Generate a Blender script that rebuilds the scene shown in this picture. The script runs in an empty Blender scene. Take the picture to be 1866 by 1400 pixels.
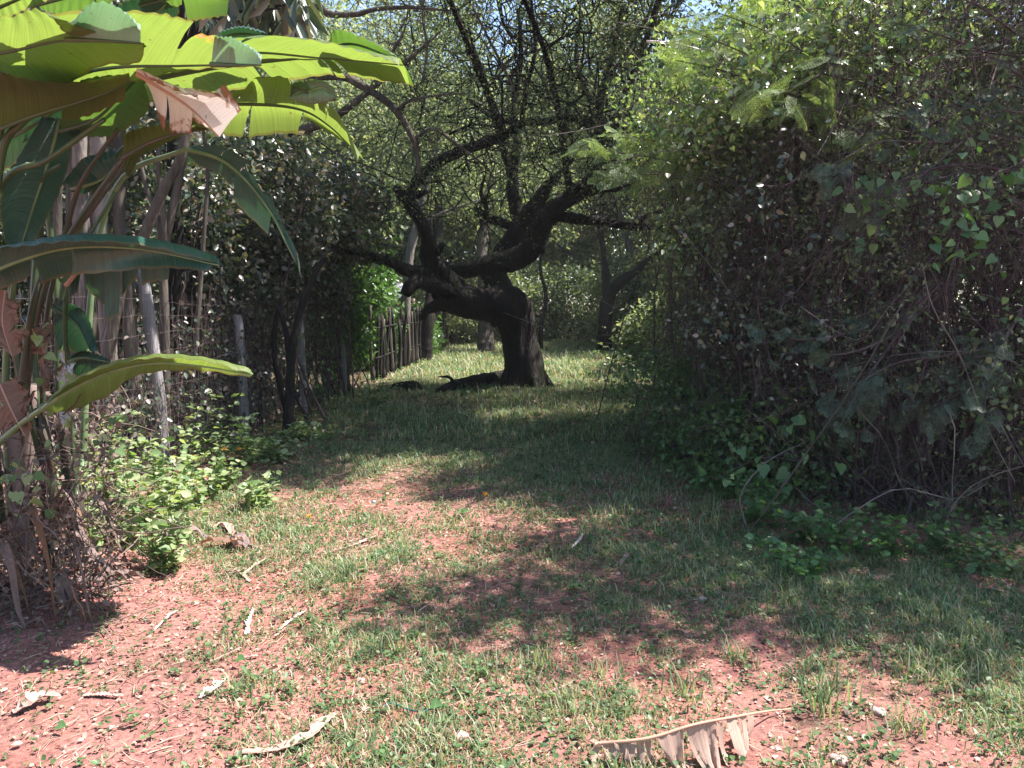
import bpy, math, numpy as np
from mathutils import Vector
R = math.radians
rng = np.random.default_rng(11)
sc = bpy.context.scene
COL = sc.collection

# ------------------------------------------------------------------ camera
CAMZ, F, PITCH = 1.6, 1400.0, math.atan(140/1400.0)
cd = bpy.data.cameras.new('camera'); cam = bpy.data.objects.new('camera', cd); COL.objects.link(cam)
cam.location = (0, 0, CAMZ); cam.rotation_euler = (R(90)-PITCH, 0, 0)
cd.sensor_width = 36; cd.lens = 36*F/1866; cd.clip_start = .05; cd.clip_end = 1000
sc.camera = cam
cp, sp = math.cos(PITCH), math.sin(PITCH)
def P(px, py, d):
    """world point at distance d (metres ahead) seen in the direction of a photo pixel"""
    a, b = (px-933)/F, (700-py)/F
    v = np.array([a, b*sp+cp, b*cp-sp]); v = v*(d/v[1])
    return np.array([v[0], v[1], v[2]+CAMZ])
def PP(lst): return np.array([P(*t) for t in lst])

# ------------------------------------------------------------------ terrain height
def hgt(x, y):
    x = np.asarray(x, float); y = np.asarray(y, float)
    h = .022*np.sin(x*1.3+.5)*np.cos(y*.9) + .012*np.sin(x*3.1+y*2.3) + .006*np.sin(x*7.7-y*5.1)+.004*np.sin(x*13.1+y*11.)
    h = h + .10*np.clip((-x-2.4)/1.2, 0, 1)*np.clip((9-y)/4, 0, 1)
    far = np.clip((y-26)/30, 0, 1)
    return h + far*1.2
def gnd(px, py):
    """point on the ground plane in the direction of a photo pixel"""
    a, b = (px-933)/F, (700-py)/F
    v = np.array([a, b*sp+cp, b*cp-sp]); t = -CAMZ/v[2]
    x, y = v[0]*t, v[1]*t
    for _ in range(3):
        z = float(hgt(x, y)); t = (z-CAMZ)/v[2]; x, y = v[0]*t, v[1]*t
    return np.array([x, y, z])

# ------------------------------------------------------------------ mesh building
class MB:
    def __init__(s): s.v=[]; s.l=[]; s.t=[]; s.n=0; s.uv=[]
    def add(s, V, Fc, UV=None):
        V = np.asarray(V, float).reshape(-1, 3); Fc = np.asarray(Fc, np.int64)
        s.v.append(V); s.l.append((Fc+s.n).ravel()); s.t.append(np.full(len(Fc), Fc.shape[1], np.int64))
        s.uv.append(np.zeros((len(V), 2)) if UV is None else UV)
        s.n += len(V); return s
    def build(s, name, mat, parent=None, smooth=False, uv=False):
        me = bpy.data.meshes.new(name)
        V = np.concatenate(s.v); L = np.concatenate(s.l); T = np.concatenate(s.t)
        if parent is not None: V = V - np.array(parent.location)
        me.vertices.add(len(V)); me.vertices.foreach_set('co', V.astype(np.float32).ravel())
        me.loops.add(len(L)); me.loops.foreach_set('vertex_index', L.astype(np.int32))
        me.polygons.add(len(T)); st = np.concatenate([[0], np.cumsum(T)[:-1]])
        me.polygons.foreach_set('loop_start', st.astype(np.int32))
        if smooth: me.polygons.foreach_set('use_smooth', np.ones(len(T), bool))
        if uv:
            UV = np.concatenate(s.uv); ul = me.uv_layers.new(name='UVMap')
            ul.data.foreach_set('uv', UV[L].astype(np.float32).ravel())
        me.update(calc_edges=True); me.validate()
        o = bpy.data.objects.new(name, me); me.materials.append(mat); COL.objects.link(o)
        if parent is not None: o.parent = parent
        return o
def thing(name, label, cat, loc, group=None):
    o = bpy.data.objects.new(name, None); COL.objects.link(o); o.empty_display_size = .1
    o.location = tuple(float(c) for c in loc); tag(o, label, cat, group); return o
def tag(o, label=None, cat=None, group=None, kind=None):
    if label: o['label'] = label
    if cat: o['category'] = cat
    if group: o['group'] = group
    if kind: o['kind'] = kind
    return o
def copy_tree(src, loc, rz, s, label):
    r = src.copy(); COL.objects.link(r); r.location = loc; r.rotation_euler = (0, 0, rz); r.scale = s; r['label'] = label
    for ch in list(src.children):
        c = ch.copy(); COL.objects.link(c); c.parent = r
    return r
def unit(v): return v/np.maximum(np.linalg.norm(v, axis=-1, keepdims=True), 1e-9)
def catmull(pts, n):
    pts = np.asarray(pts, float)
    if len(pts) == 2: return pts[0]+(pts[1]-pts[0])*np.linspace(0, 1, n)[:, None]
    p = np.vstack([2*pts[0]-pts[1], pts, 2*pts[-1]-pts[-2]])
    u = np.linspace(0, len(pts)-1-1e-6, n); i = u.astype(int); t = (u-i)[:, None]
    a, b, c, d = p[i], p[i+1], p[i+2], p[i+3]
    return .5*((2*b)+(-a+c)*t+(2*a-5*b+4*c-d)*t*t+(-a+3*b-3*c+d)*t**3)
def tubes(mb, paths, radii, sides=3, cap=False):
    """many tubes at once: paths (N,K,3), radii (N,K)"""
    paths = np.asarray(paths, float); N, K, _ = paths.shape
    radii = np.broadcast_to(radii, (N, K))
    T = np.gradient(paths, axis=1); T = unit(T)
    ref = np.where(np.abs(T[:, :1, 2:3]) > .8, np.array([[[1., 0, 0]]]), np.array([[[0, 0, 1.]]]))
    ref = np.broadcast_to(ref, T.shape)
    A = unit(np.cross(T, ref)); B = np.cross(T, A)
    th = np.arange(sides)*2*np.pi/sides
    ring = A[:, :, None]*np.cos(th)[None, None, :, None]+B[:, :, None]*np.sin(th)[None, None, :, None]
    V = paths[:, :, None]+ring*radii[:, :, None, None]
    idx = np.arange(N*K*sides).reshape(N, K, sides)
    a = idx[:, :-1]; b = idx[:, 1:]
    q = np.stack([a, np.roll(a, -1, 2), np.roll(b, -1, 2), b], -1).reshape(-1, 4)
    mb.add(V.reshape(-1, 3), q)
    if cap:
        n0 = mb.n-N*K*sides
        for e in (0, K-1):
            f = idx[:, e]; mb.l.append((f+n0).ravel()); mb.t.append(np.full(N, sides))
def bark_tube(mb, pts, rad, sides=14, seg=None, rough=.12, knots=0, sd=0):
    """one thick limb with an uneven, knotty surface"""
    pts = np.asarray(pts, float); ln = np.sum(np.linalg.norm(np.diff(pts, axis=0), axis=1))
    n = seg or max(6, int(ln/.09)); path = catmull(pts, n)
    r = np.interp(np.linspace(0, 1, n), np.linspace(0, 1, len(rad)), rad)
    g = np.random.default_rng(sd+len(pts)*7)
    T = unit(np.gradient(path, axis=0)); ref = np.array([0, 1., 0]); A = unit(np.cross(T, ref)+1e-5); B = np.cross(T, A)
    th = np.arange(sides)*2*np.pi/sides; ph = g.uniform(0, 6.28, 8)
    s = np.linspace(0, ln, n)[:, None]/max(np.mean(r), .02)
    d = (.5*np.sin(2*th+ph[0]+s*.35)+.5*np.sin(3*th+ph[1]-s*.5)+.35*np.sin(5*th+ph[2]+s*.9)+.3*np.sin(s*1.1+ph[3])*np.cos(th+ph[4])+.3*np.sin(s*2.3+ph[5]))
    if sides >= 16: d = d+.55*np.sin(9*th+1.5*np.sin(s*.8+ph[6])+ph[7])*(.6+.4*np.sin(s*1.7+th*2))
    rr = r[:, None]*(1+rough*d+rough*.35*g.normal(size=d.shape))
    V = path[:, None]+(A[:, None]*np.cos(th)[None, :, None]+B[:, None]*np.sin(th)[None, :, None])*rr[..., None]
    idx = np.arange(n*sides).reshape(n, sides); a = idx[:-1]; b = idx[1:]
    mb.add(V.reshape(-1, 3), np.stack([a, np.roll(a, -1, 1), np.roll(b, -1, 1), b], -1).reshape(-1, 4))
    n0 = mb.n-n*sides; mb.l.append(idx[-1]+n0); mb.t.append(np.array([sides])); mb.l.append(idx[0][::-1]+n0); mb.t.append(np.array([sides]))
# leaf templates: along +Y, width in X, normal +Z, length 1
T_DIA = (np.array([[0,0,0],[.27,.42,.07],[0,1,-.05],[-.27,.42,.07]]), np.array([[0,1,2],[0,2,3]]))
T_OVAL = (np.array([[0,0,0],[.25,.2,.06],[.3,.55,.07],[0,1,-.08],[-.3,.55,.07],[-.25,.2,.06]]), np.array([[0,1,2,3],[0,3,4,5]]))
T_NAR = (np.array([[0,0,0],[.12,.35,.03],[0,1,-.1],[-.12,.35,.03]]), np.array([[0,1,2],[0,2,3]]))
T_HEART = (np.array([[0,.08,0],[.2,-.03,.02],[.42,.12,.06],[.4,.42,.07],[.2,.75,.01],[0,1.05,-.12],[-.2,.75,.01],[-.4,.42,.07],[-.42,.12,.06],[-.2,-.03,.02],[0,.45,-.01]]),
           np.array([[0,1,2,10],[10,2,3,4],[10,4,5,5],[0,10,8,9],[10,6,7,8],[10,5,6,6]]))
T_HEART = (T_HEART[0], None)
HEART_Q = np.array([[0,1,2,10],[10,2,3,4],[0,10,8,9],[10,6,7,8]]); HEART_T = np.array([[10,4,5],[10,5,6]])
def scatter(mb, tpl, pos, ax, nrm, size, wid=1.0):
    pos = np.asarray(pos, float); N = len(pos)
    if N == 0: return
    Y = unit(ax); X = unit(np.cross(Y, nrm)); Z = np.cross(X, Y)
    size = np.broadcast_to(size, (N,))[:, None, None]
    tv, tf = tpl
    V = pos[:, None]+size*(tv[None, :, 0:1]*wid*X[:, None]+tv[None, :, 1:2]*Y[:, None]+tv[None, :, 2:3]*Z[:, None])
    k = len(tv); off = (np.arange(N)*k)[:, None, None]; n0 = mb.n
    if tf is None:
        q = (HEART_Q[None]+off).reshape(-1, 4); t = (HEART_T[None]+off).reshape(-1, 3)
        mb.add(V.reshape(-1, 3), q); mb.l.append((t+n0).ravel()); mb.t.append(np.full(len(t), 3))
    else: mb.add(V.reshape(-1, 3), (tf[None]+off).reshape(-1, tf.shape[1]))
def rnd_dirs(n, g=rng): return unit(g.normal(size=(n, 3)))
def leafcloud(mb, cent, per, rad, tpl, smin, smax, up=.5, droop=.35, g=rng, flat=.7):
    """leaves gathered in small clumps round each centre"""
    cent = np.asarray(cent); N = len(cent)*per
    c = np.repeat(cent, per, 0)
    p = c+g.normal(size=(N, 3))*np.array([rad, rad, rad*flat])*.6
    ax = unit(rnd_dirs(N, g)+unit(p-c+1e-6)*.6+np.array([0, 0, -droop]))
    nr = unit(rnd_dirs(N, g)+np.array([0, 0, up*1.6]))
    scatter(mb, tpl, p, ax, nr, g.uniform(smin, smax, N))

# ------------------------------------------------------------------ materials
def newmat(name):
    m = bpy.data.materials.new(name); m.use_nodes = True; nt = m.node_tree; nt.nodes.clear()
    return m, nt, nt.nodes.new, nt.links.new
def ramp(N, stops):
    r = N('ShaderNodeValToRGB'); e = r.color_ramp.elements
    while len(e) < len(stops): e.new(.5)
    for el, (p, c) in zip(e, stops): el.position = p; el.color = (*c, 1)
    return r
def leafmat(name, cols, trans=.4, tcol=(1.5, 1.55, .55), rough=.45, spec=.4, patch=None):
    m, nt, N, L = newmat(name)
    g = N('ShaderNodeNewGeometry'); r = ramp(N, [(i/(len(cols)-1), c) for i, c in enumerate(cols)])
    L(g.outputs['Random Per Island'], r.inputs[0])
    src = r.outputs[0]
    if patch:
        nz = N('ShaderNodeTexNoise'); nz.inputs['Scale'].default_value = patch[0]; nz.inputs['Detail'].default_value = 3
        L(g.outputs['Position'], nz.inputs['Vector'])
        rr = ramp(N, [(.45, (0, 0, 0)), (.62, (1, 1, 1))]); L(nz.outputs[0], rr.inputs[0])
        mx = N('ShaderNodeMix'); mx.data_type = 'RGBA'; L(rr.outputs[0], mx.inputs['Factor']); L(src, mx.inputs['A']); mx.inputs['B'].default_value = (*patch[1], 1)
        src = mx.outputs['Result']
    p = N('ShaderNodeBsdfPrincipled'); p.inputs['Roughness'].default_value = rough; p.inputs['Specular IOR Level'].default_value = spec
    L(src, p.inputs['Base Color'])
    t = N('ShaderNodeBsdfTranslucent'); mul = N('ShaderNodeMix'); mul.data_type = 'RGBA'; mul.blend_type = 'MULTIPLY'
    mul.inputs['Factor'].default_value = 1; L(src, mul.inputs['A']); mul.inputs['B'].default_value = (*tcol, 1); L(mul.outputs['Result'], t.inputs[0])
    ms = N('ShaderNodeMixShader'); ms.inputs[0].default_value = trans; L(p.outputs[0], ms.inputs[1]); L(t.outputs[0], ms.inputs[2])
    o = N('ShaderNodeOutputMaterial'); L(ms.outputs[0], o.inputs[0]); return m
def barkmat(name, cols, scale=6, stretch=.2, bump=.5, rough=.9, moss=None, island=False):
    m, nt, N, L = newmat(name)
    tc = N('ShaderNodeNewGeometry'); mp = N('ShaderNodeMapping'); mp.inputs['Scale'].default_value = (1, 1, stretch); L(tc.outputs['Position'], mp.inputs[0])
    nz = N('ShaderNodeTexNoise'); nz.inputs['Scale'].default_value = scale; nz.inputs['Detail'].default_value = 8; nz.inputs['Roughness'].default_value = .65; L(mp.outputs[0], nz.inputs['Vector'])
    r = ramp(N, [(.3+.4*i/(len(cols)-1), c) for i, c in enumerate(cols)]); L(nz.outputs[0], r.inputs[0]); src = r.outputs[0]
    if island:
        h = N('ShaderNodeHueSaturation'); mr = N('ShaderNodeMapRange'); L(tc.outputs['Random Per Island'], mr.inputs[0]); mr.inputs[3].default_value = .5; mr.inputs[4].default_value = 1.6
        L(mr.outputs[0], h.inputs['Value']); L(src, h.inputs['Color']); src = h.outputs[0]
    if moss:
        n2 = N('ShaderNodeTexNoise'); n2.inputs['Scale'].default_value = 2.2; n2.inputs['Detail'].default_value = 6; L(tc.outputs['Position'], n2.inputs['Vector'])
        rr = ramp(N, [(.5, (0, 0, 0)), (.6, (1, 1, 1))]); L(n2.outputs[0], rr.inputs[0])
        mx = N('ShaderNodeMix'); mx.data_type = 'RGBA'; L(rr.outputs[0], mx.inputs['Factor']); L(src, mx.inputs['A']); mx.inputs['B'].default_value = (*moss, 1); src = mx.outputs['Result']
    p = N('ShaderNodeBsdfPrincipled'); p.inputs['Roughness'].default_value = rough; p.inputs['Specular IOR Level'].default_value = .2; L(src, p.inputs['Base Color'])
    v = N('ShaderNodeTexNoise'); v.inputs['Scale'].default_value = scale*4; v.inputs['Detail'].default_value = 5; L(mp.outputs[0], v.inputs['Vector'])
    b = N('ShaderNodeBump'); b.inputs['Strength'].default_value = bump; b.inputs['Distance'].default_value = .03; L(v.outputs[0], b.inputs['Height']); L(b.outputs[0], p.inputs['Normal'])
    o = N('ShaderNodeOutputMaterial'); L(p.outputs[0], o.inputs[0]); return m
def bladematl(name, c1, c2, tcol, trans=.45, rough=.35, spec=.5, dry=None, dryamt=.6, dryc=None, veins=90):
    """large ribbed leaf blade: veins run across the blade, u along the rib, v from rib to margin"""
    m, nt, N, L = newmat(name)
    uv = N('ShaderNodeUVMap'); sx = N('ShaderNodeSeparateXYZ'); L(uv.outputs[0], sx.inputs[0])
    ad = N('ShaderNodeMath'); ad.operation = 'MULTIPLY_ADD'; L(sx.outputs[1], ad.inputs[0]); ad.inputs[1].default_value = -.05; L(sx.outputs[0], ad.inputs[2])
    w = N('ShaderNodeMath'); w.operation = 'MULTIPLY'; L(ad.outputs[0], w.inputs[0]); w.inputs[1].default_value = veins
    nv = N('ShaderNodeTexNoise'); nv.noise_dimensions = '1D'; nv.inputs['Scale'].default_value = 1; nv.inputs['Detail'].default_value = 4; nv.inputs['Roughness'].default_value = .7; L(w.outputs[0], nv.inputs['W'])
    geo = N('ShaderNodeNewGeometry'); n2 = N('ShaderNodeTexNoise'); n2.inputs['Scale'].default_value = 5; n2.inputs['Detail'].default_value = 5; L(geo.outputs['Position'], n2.inputs['Vector'])
    am = N('ShaderNodeMath'); am.operation = 'MULTIPLY_ADD'; L(nv.outputs[0], am.inputs[0]); am.inputs[1].default_value = .7
    m3 = N('ShaderNodeMath'); m3.operation = 'MULTIPLY'; L(n2.outputs[0], m3.inputs[0]); m3.inputs[1].default_value = .3; L(m3.outputs[0], am.inputs[2])
    r = ramp(N, [(.35, c1), (.65, c2)]); L(am.outputs[0], r.inputs[0]); src = r.outputs[0]
    if dry and dryc is not None:
        vd = N('ShaderNodeVectorMath'); vd.operation = 'DISTANCE'; L(geo.outputs['Position'], vd.inputs[0]); vd.inputs[1].default_value = tuple(dryc[0])
        s2 = N('ShaderNodeTexNoise'); s2.inputs['Scale'].default_value = 16; s2.inputs['Detail'].default_value = 6; L(geo.outputs['Position'], s2.inputs['Vector'])
        e = N('ShaderNodeMath'); e.operation = 'MULTIPLY_ADD'; L(s2.outputs[0], e.inputs[0]); e.inputs[1].default_value = dryc[1]*1.6; L(vd.outputs['Value'], e.inputs[2])
        rr = ramp(N, [(dryc[1]*1.3, (1, 1, 1)), (dryc[1]*1.45, (.0, .0, .0))]); L(e.outputs[0], rr.inputs[0])
        r3 = ramp(N, [(dryc[1]*.9, (.62,.48,.45)), (dryc[1]*1.15, (.30,.12,.08)), (dryc[1]*1.35, (.42,.22,.05))]); L(e.outputs[0], r3.inputs[0])
        mx = N('ShaderNodeMix'); mx.data_type = 'RGBA'; L(rr.outputs[0], mx.inputs['Factor']); L(src, mx.inputs['A']); L(r3.outputs[0], mx.inputs['B']); src = mx.outputs['Result']
    elif dry:
        # scorched margin with an irregular border
        s2 = N('ShaderNodeTexNoise'); s2.inputs['Scale'].default_value = 9; s2.inputs['Detail'].default_value = 6; L(geo.outputs['Position'], s2.inputs['Vector'])
        e = N('ShaderNodeMath'); e.operation = 'MULTIPLY_ADD'; L(sx.outputs[1], e.inputs[0]); e.inputs[1].default_value = .5; L(s2.outputs[0], e.inputs[2])
        rr = ramp(N, [(dryamt+.38, (0, 0, 0)), (dryamt+.44, (1, 1, 1))]); L(e.outputs[0], rr.inputs[0])
        mx = N('ShaderNodeMix'); mx.data_type = 'RGBA'; L(rr.outputs[0], mx.inputs['Factor']); L(src, mx.inputs['A']); mx.inputs['B'].default_value = (*dry, 1); src = mx.outputs['Result']
    mg = N('ShaderNodeMath'); mg.operation = 'MULTIPLY_ADD'; L(n2.outputs[0], mg.inputs[0]); mg.inputs[1].default_value = .09; L(sx.outputs[1], mg.inputs[2])
    rm = ramp(N, [(1-.045+.045, (0, 0, 0)), (1.0, (1, 1, 1))]) if False else ramp(N, [(.993, (0, 0, 0)), (1.0, (.6, .6, .6))]); L(mg.outputs[0], rm.inputs[0])
    mb_ = N('ShaderNodeMix'); mb_.data_type = 'RGBA'; L(rm.outputs[0], mb_.inputs['Factor']); L(src, mb_.inputs['A']); mb_.inputs['B'].default_value = (.13, .09, .035, 1); src = mb_.outputs['Result']
    # small blemishes
    sp_ = N('ShaderNodeTexNoise'); sp_.inputs['Scale'].default_value = 34; sp_.inputs['Detail'].default_value = 2; L(geo.outputs['Position'], sp_.inputs['Vector'])
    r5 = ramp(N, [(.70, (0, 0, 0)), (.73, (.8, .8, .8))]); L(sp_.outputs[0], r5.inputs[0])
    m5 = N('ShaderNodeMix'); m5.data_type = 'RGBA'; L(r5.outputs[0], m5.inputs['Factor']); L(src, m5.inputs['A']); m5.inputs['B'].default_value = (.10, .07, .03, 1); src = m5.outputs['Result']
    p = N('ShaderNodeBsdfPrincipled'); p.inputs['Roughness'].default_value = rough; p.inputs['Specular IOR Level'].default_value = spec; L(src, p.inputs['Base Color'])
    b = N('ShaderNodeBump'); b.inputs['Strength'].default_value = .9; b.inputs['Distance'].default_value = .006; L(nv.outputs[0], b.inputs['Height']); L(b.outputs[0], p.inputs['Normal'])
    t = N('ShaderNodeBsdfTranslucent'); mul = N('ShaderNodeMix'); mul.data_type = 'RGBA'; mul.blend_type = 'MULTIPLY'; mul.inputs['Factor'].default_value = 1
    L(src, mul.inputs['A']); mul.inputs['B'].default_value = (*tcol, 1); L(mul.outputs['Result'], t.inputs[0])
    ms = N('ShaderNodeMixShader'); ms.inputs[0].default_value = trans; L(p.outputs[0], ms.inputs[1]); L(t.outputs[0], ms.inputs[2])
    o = N('ShaderNodeOutputMaterial'); L(ms.outputs[0], o.inputs[0]); return m
def plain(name, c, rough=.7, c2=None, scale=20, metal=0):
    m, nt, N, L = newmat(name); p = N('ShaderNodeBsdfPrincipled'); p.inputs['Roughness'].default_value = rough; p.inputs['Metallic'].default_value = metal
    g = N('ShaderNodeNewGeometry'); nz = N('ShaderNodeTexNoise'); nz.inputs['Scale'].default_value = scale; nz.inputs['Detail'].default_value = 5; L(g.outputs['Position'], nz.inputs['Vector'])
    r = ramp(N, [(.35, c), (.65, c2 or tuple(x*.7 for x in c))]); L(nz.outputs[0], r.inputs[0]); L(r.outputs[0], p.inputs['Base Color'])
    o = N('ShaderNodeOutputMaterial'); L(p.outputs[0], o.inputs[0]); return m
def soilmat():
    m, nt, N, L = newmat('red_soil'); g = N('ShaderNodeNewGeometry')
    def nz(s, d=6, r=.6):
        n = N('ShaderNodeTexNoise'); n.inputs['Scale'].default_value = s; n.inputs['Detail'].default_value = d; n.inputs['Roughness'].default_value = r; L(g.outputs['Position'], n.inputs['Vector']); return n
    a = nz(1.1); r = ramp(N, [(.35, (.27, .105, .082)), (.52, (.35, .16, .137)), (.68, (.20, .095, .08))]); L(a.outputs[0], r.inputs[0])
    b = nz(38, 8, .75); rb = ramp(N, [(.30, (.22, .21, .22)), (.5, (.9, .9, .9)), (.7, (1.7, 1.5, 1.4))]); L(b.outputs[0], rb.inputs[0])
    mu = N('ShaderNodeMix'); mu.data_type = 'RGBA'; mu.blend_type = 'MULTIPLY'; mu.inputs['Factor'].default_value = 1; L(r.outputs[0], mu.inputs['A']); L(rb.outputs[0], mu.inputs['B'])
    # soil turns darker brown farther ahead and in scattered patches
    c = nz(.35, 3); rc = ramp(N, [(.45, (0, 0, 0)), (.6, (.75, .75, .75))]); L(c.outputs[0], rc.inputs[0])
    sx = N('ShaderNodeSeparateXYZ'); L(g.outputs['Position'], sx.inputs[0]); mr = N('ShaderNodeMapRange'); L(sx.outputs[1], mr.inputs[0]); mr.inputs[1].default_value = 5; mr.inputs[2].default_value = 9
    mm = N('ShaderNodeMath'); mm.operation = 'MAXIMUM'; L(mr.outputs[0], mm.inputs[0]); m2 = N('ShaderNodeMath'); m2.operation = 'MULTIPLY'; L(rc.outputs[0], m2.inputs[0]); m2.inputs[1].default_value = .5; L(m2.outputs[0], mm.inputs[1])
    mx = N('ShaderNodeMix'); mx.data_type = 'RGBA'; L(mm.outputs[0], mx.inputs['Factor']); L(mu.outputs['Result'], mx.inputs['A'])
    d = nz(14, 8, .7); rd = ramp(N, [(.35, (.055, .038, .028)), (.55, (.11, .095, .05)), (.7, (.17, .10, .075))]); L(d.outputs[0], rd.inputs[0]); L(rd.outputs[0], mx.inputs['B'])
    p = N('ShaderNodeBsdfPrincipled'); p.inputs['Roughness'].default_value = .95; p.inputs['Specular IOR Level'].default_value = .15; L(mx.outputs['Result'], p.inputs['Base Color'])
    bb = N('ShaderNodeBump'); bb.inputs['Strength'].default_value = .9; bb.inputs['Distance'].default_value = .02; L(b.outputs[0], bb.inputs['Height']); L(bb.outputs[0], p.inputs['Normal'])
    o = N('ShaderNodeOutputMaterial'); L(p.outputs[0], o.inputs[0]); return m

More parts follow.
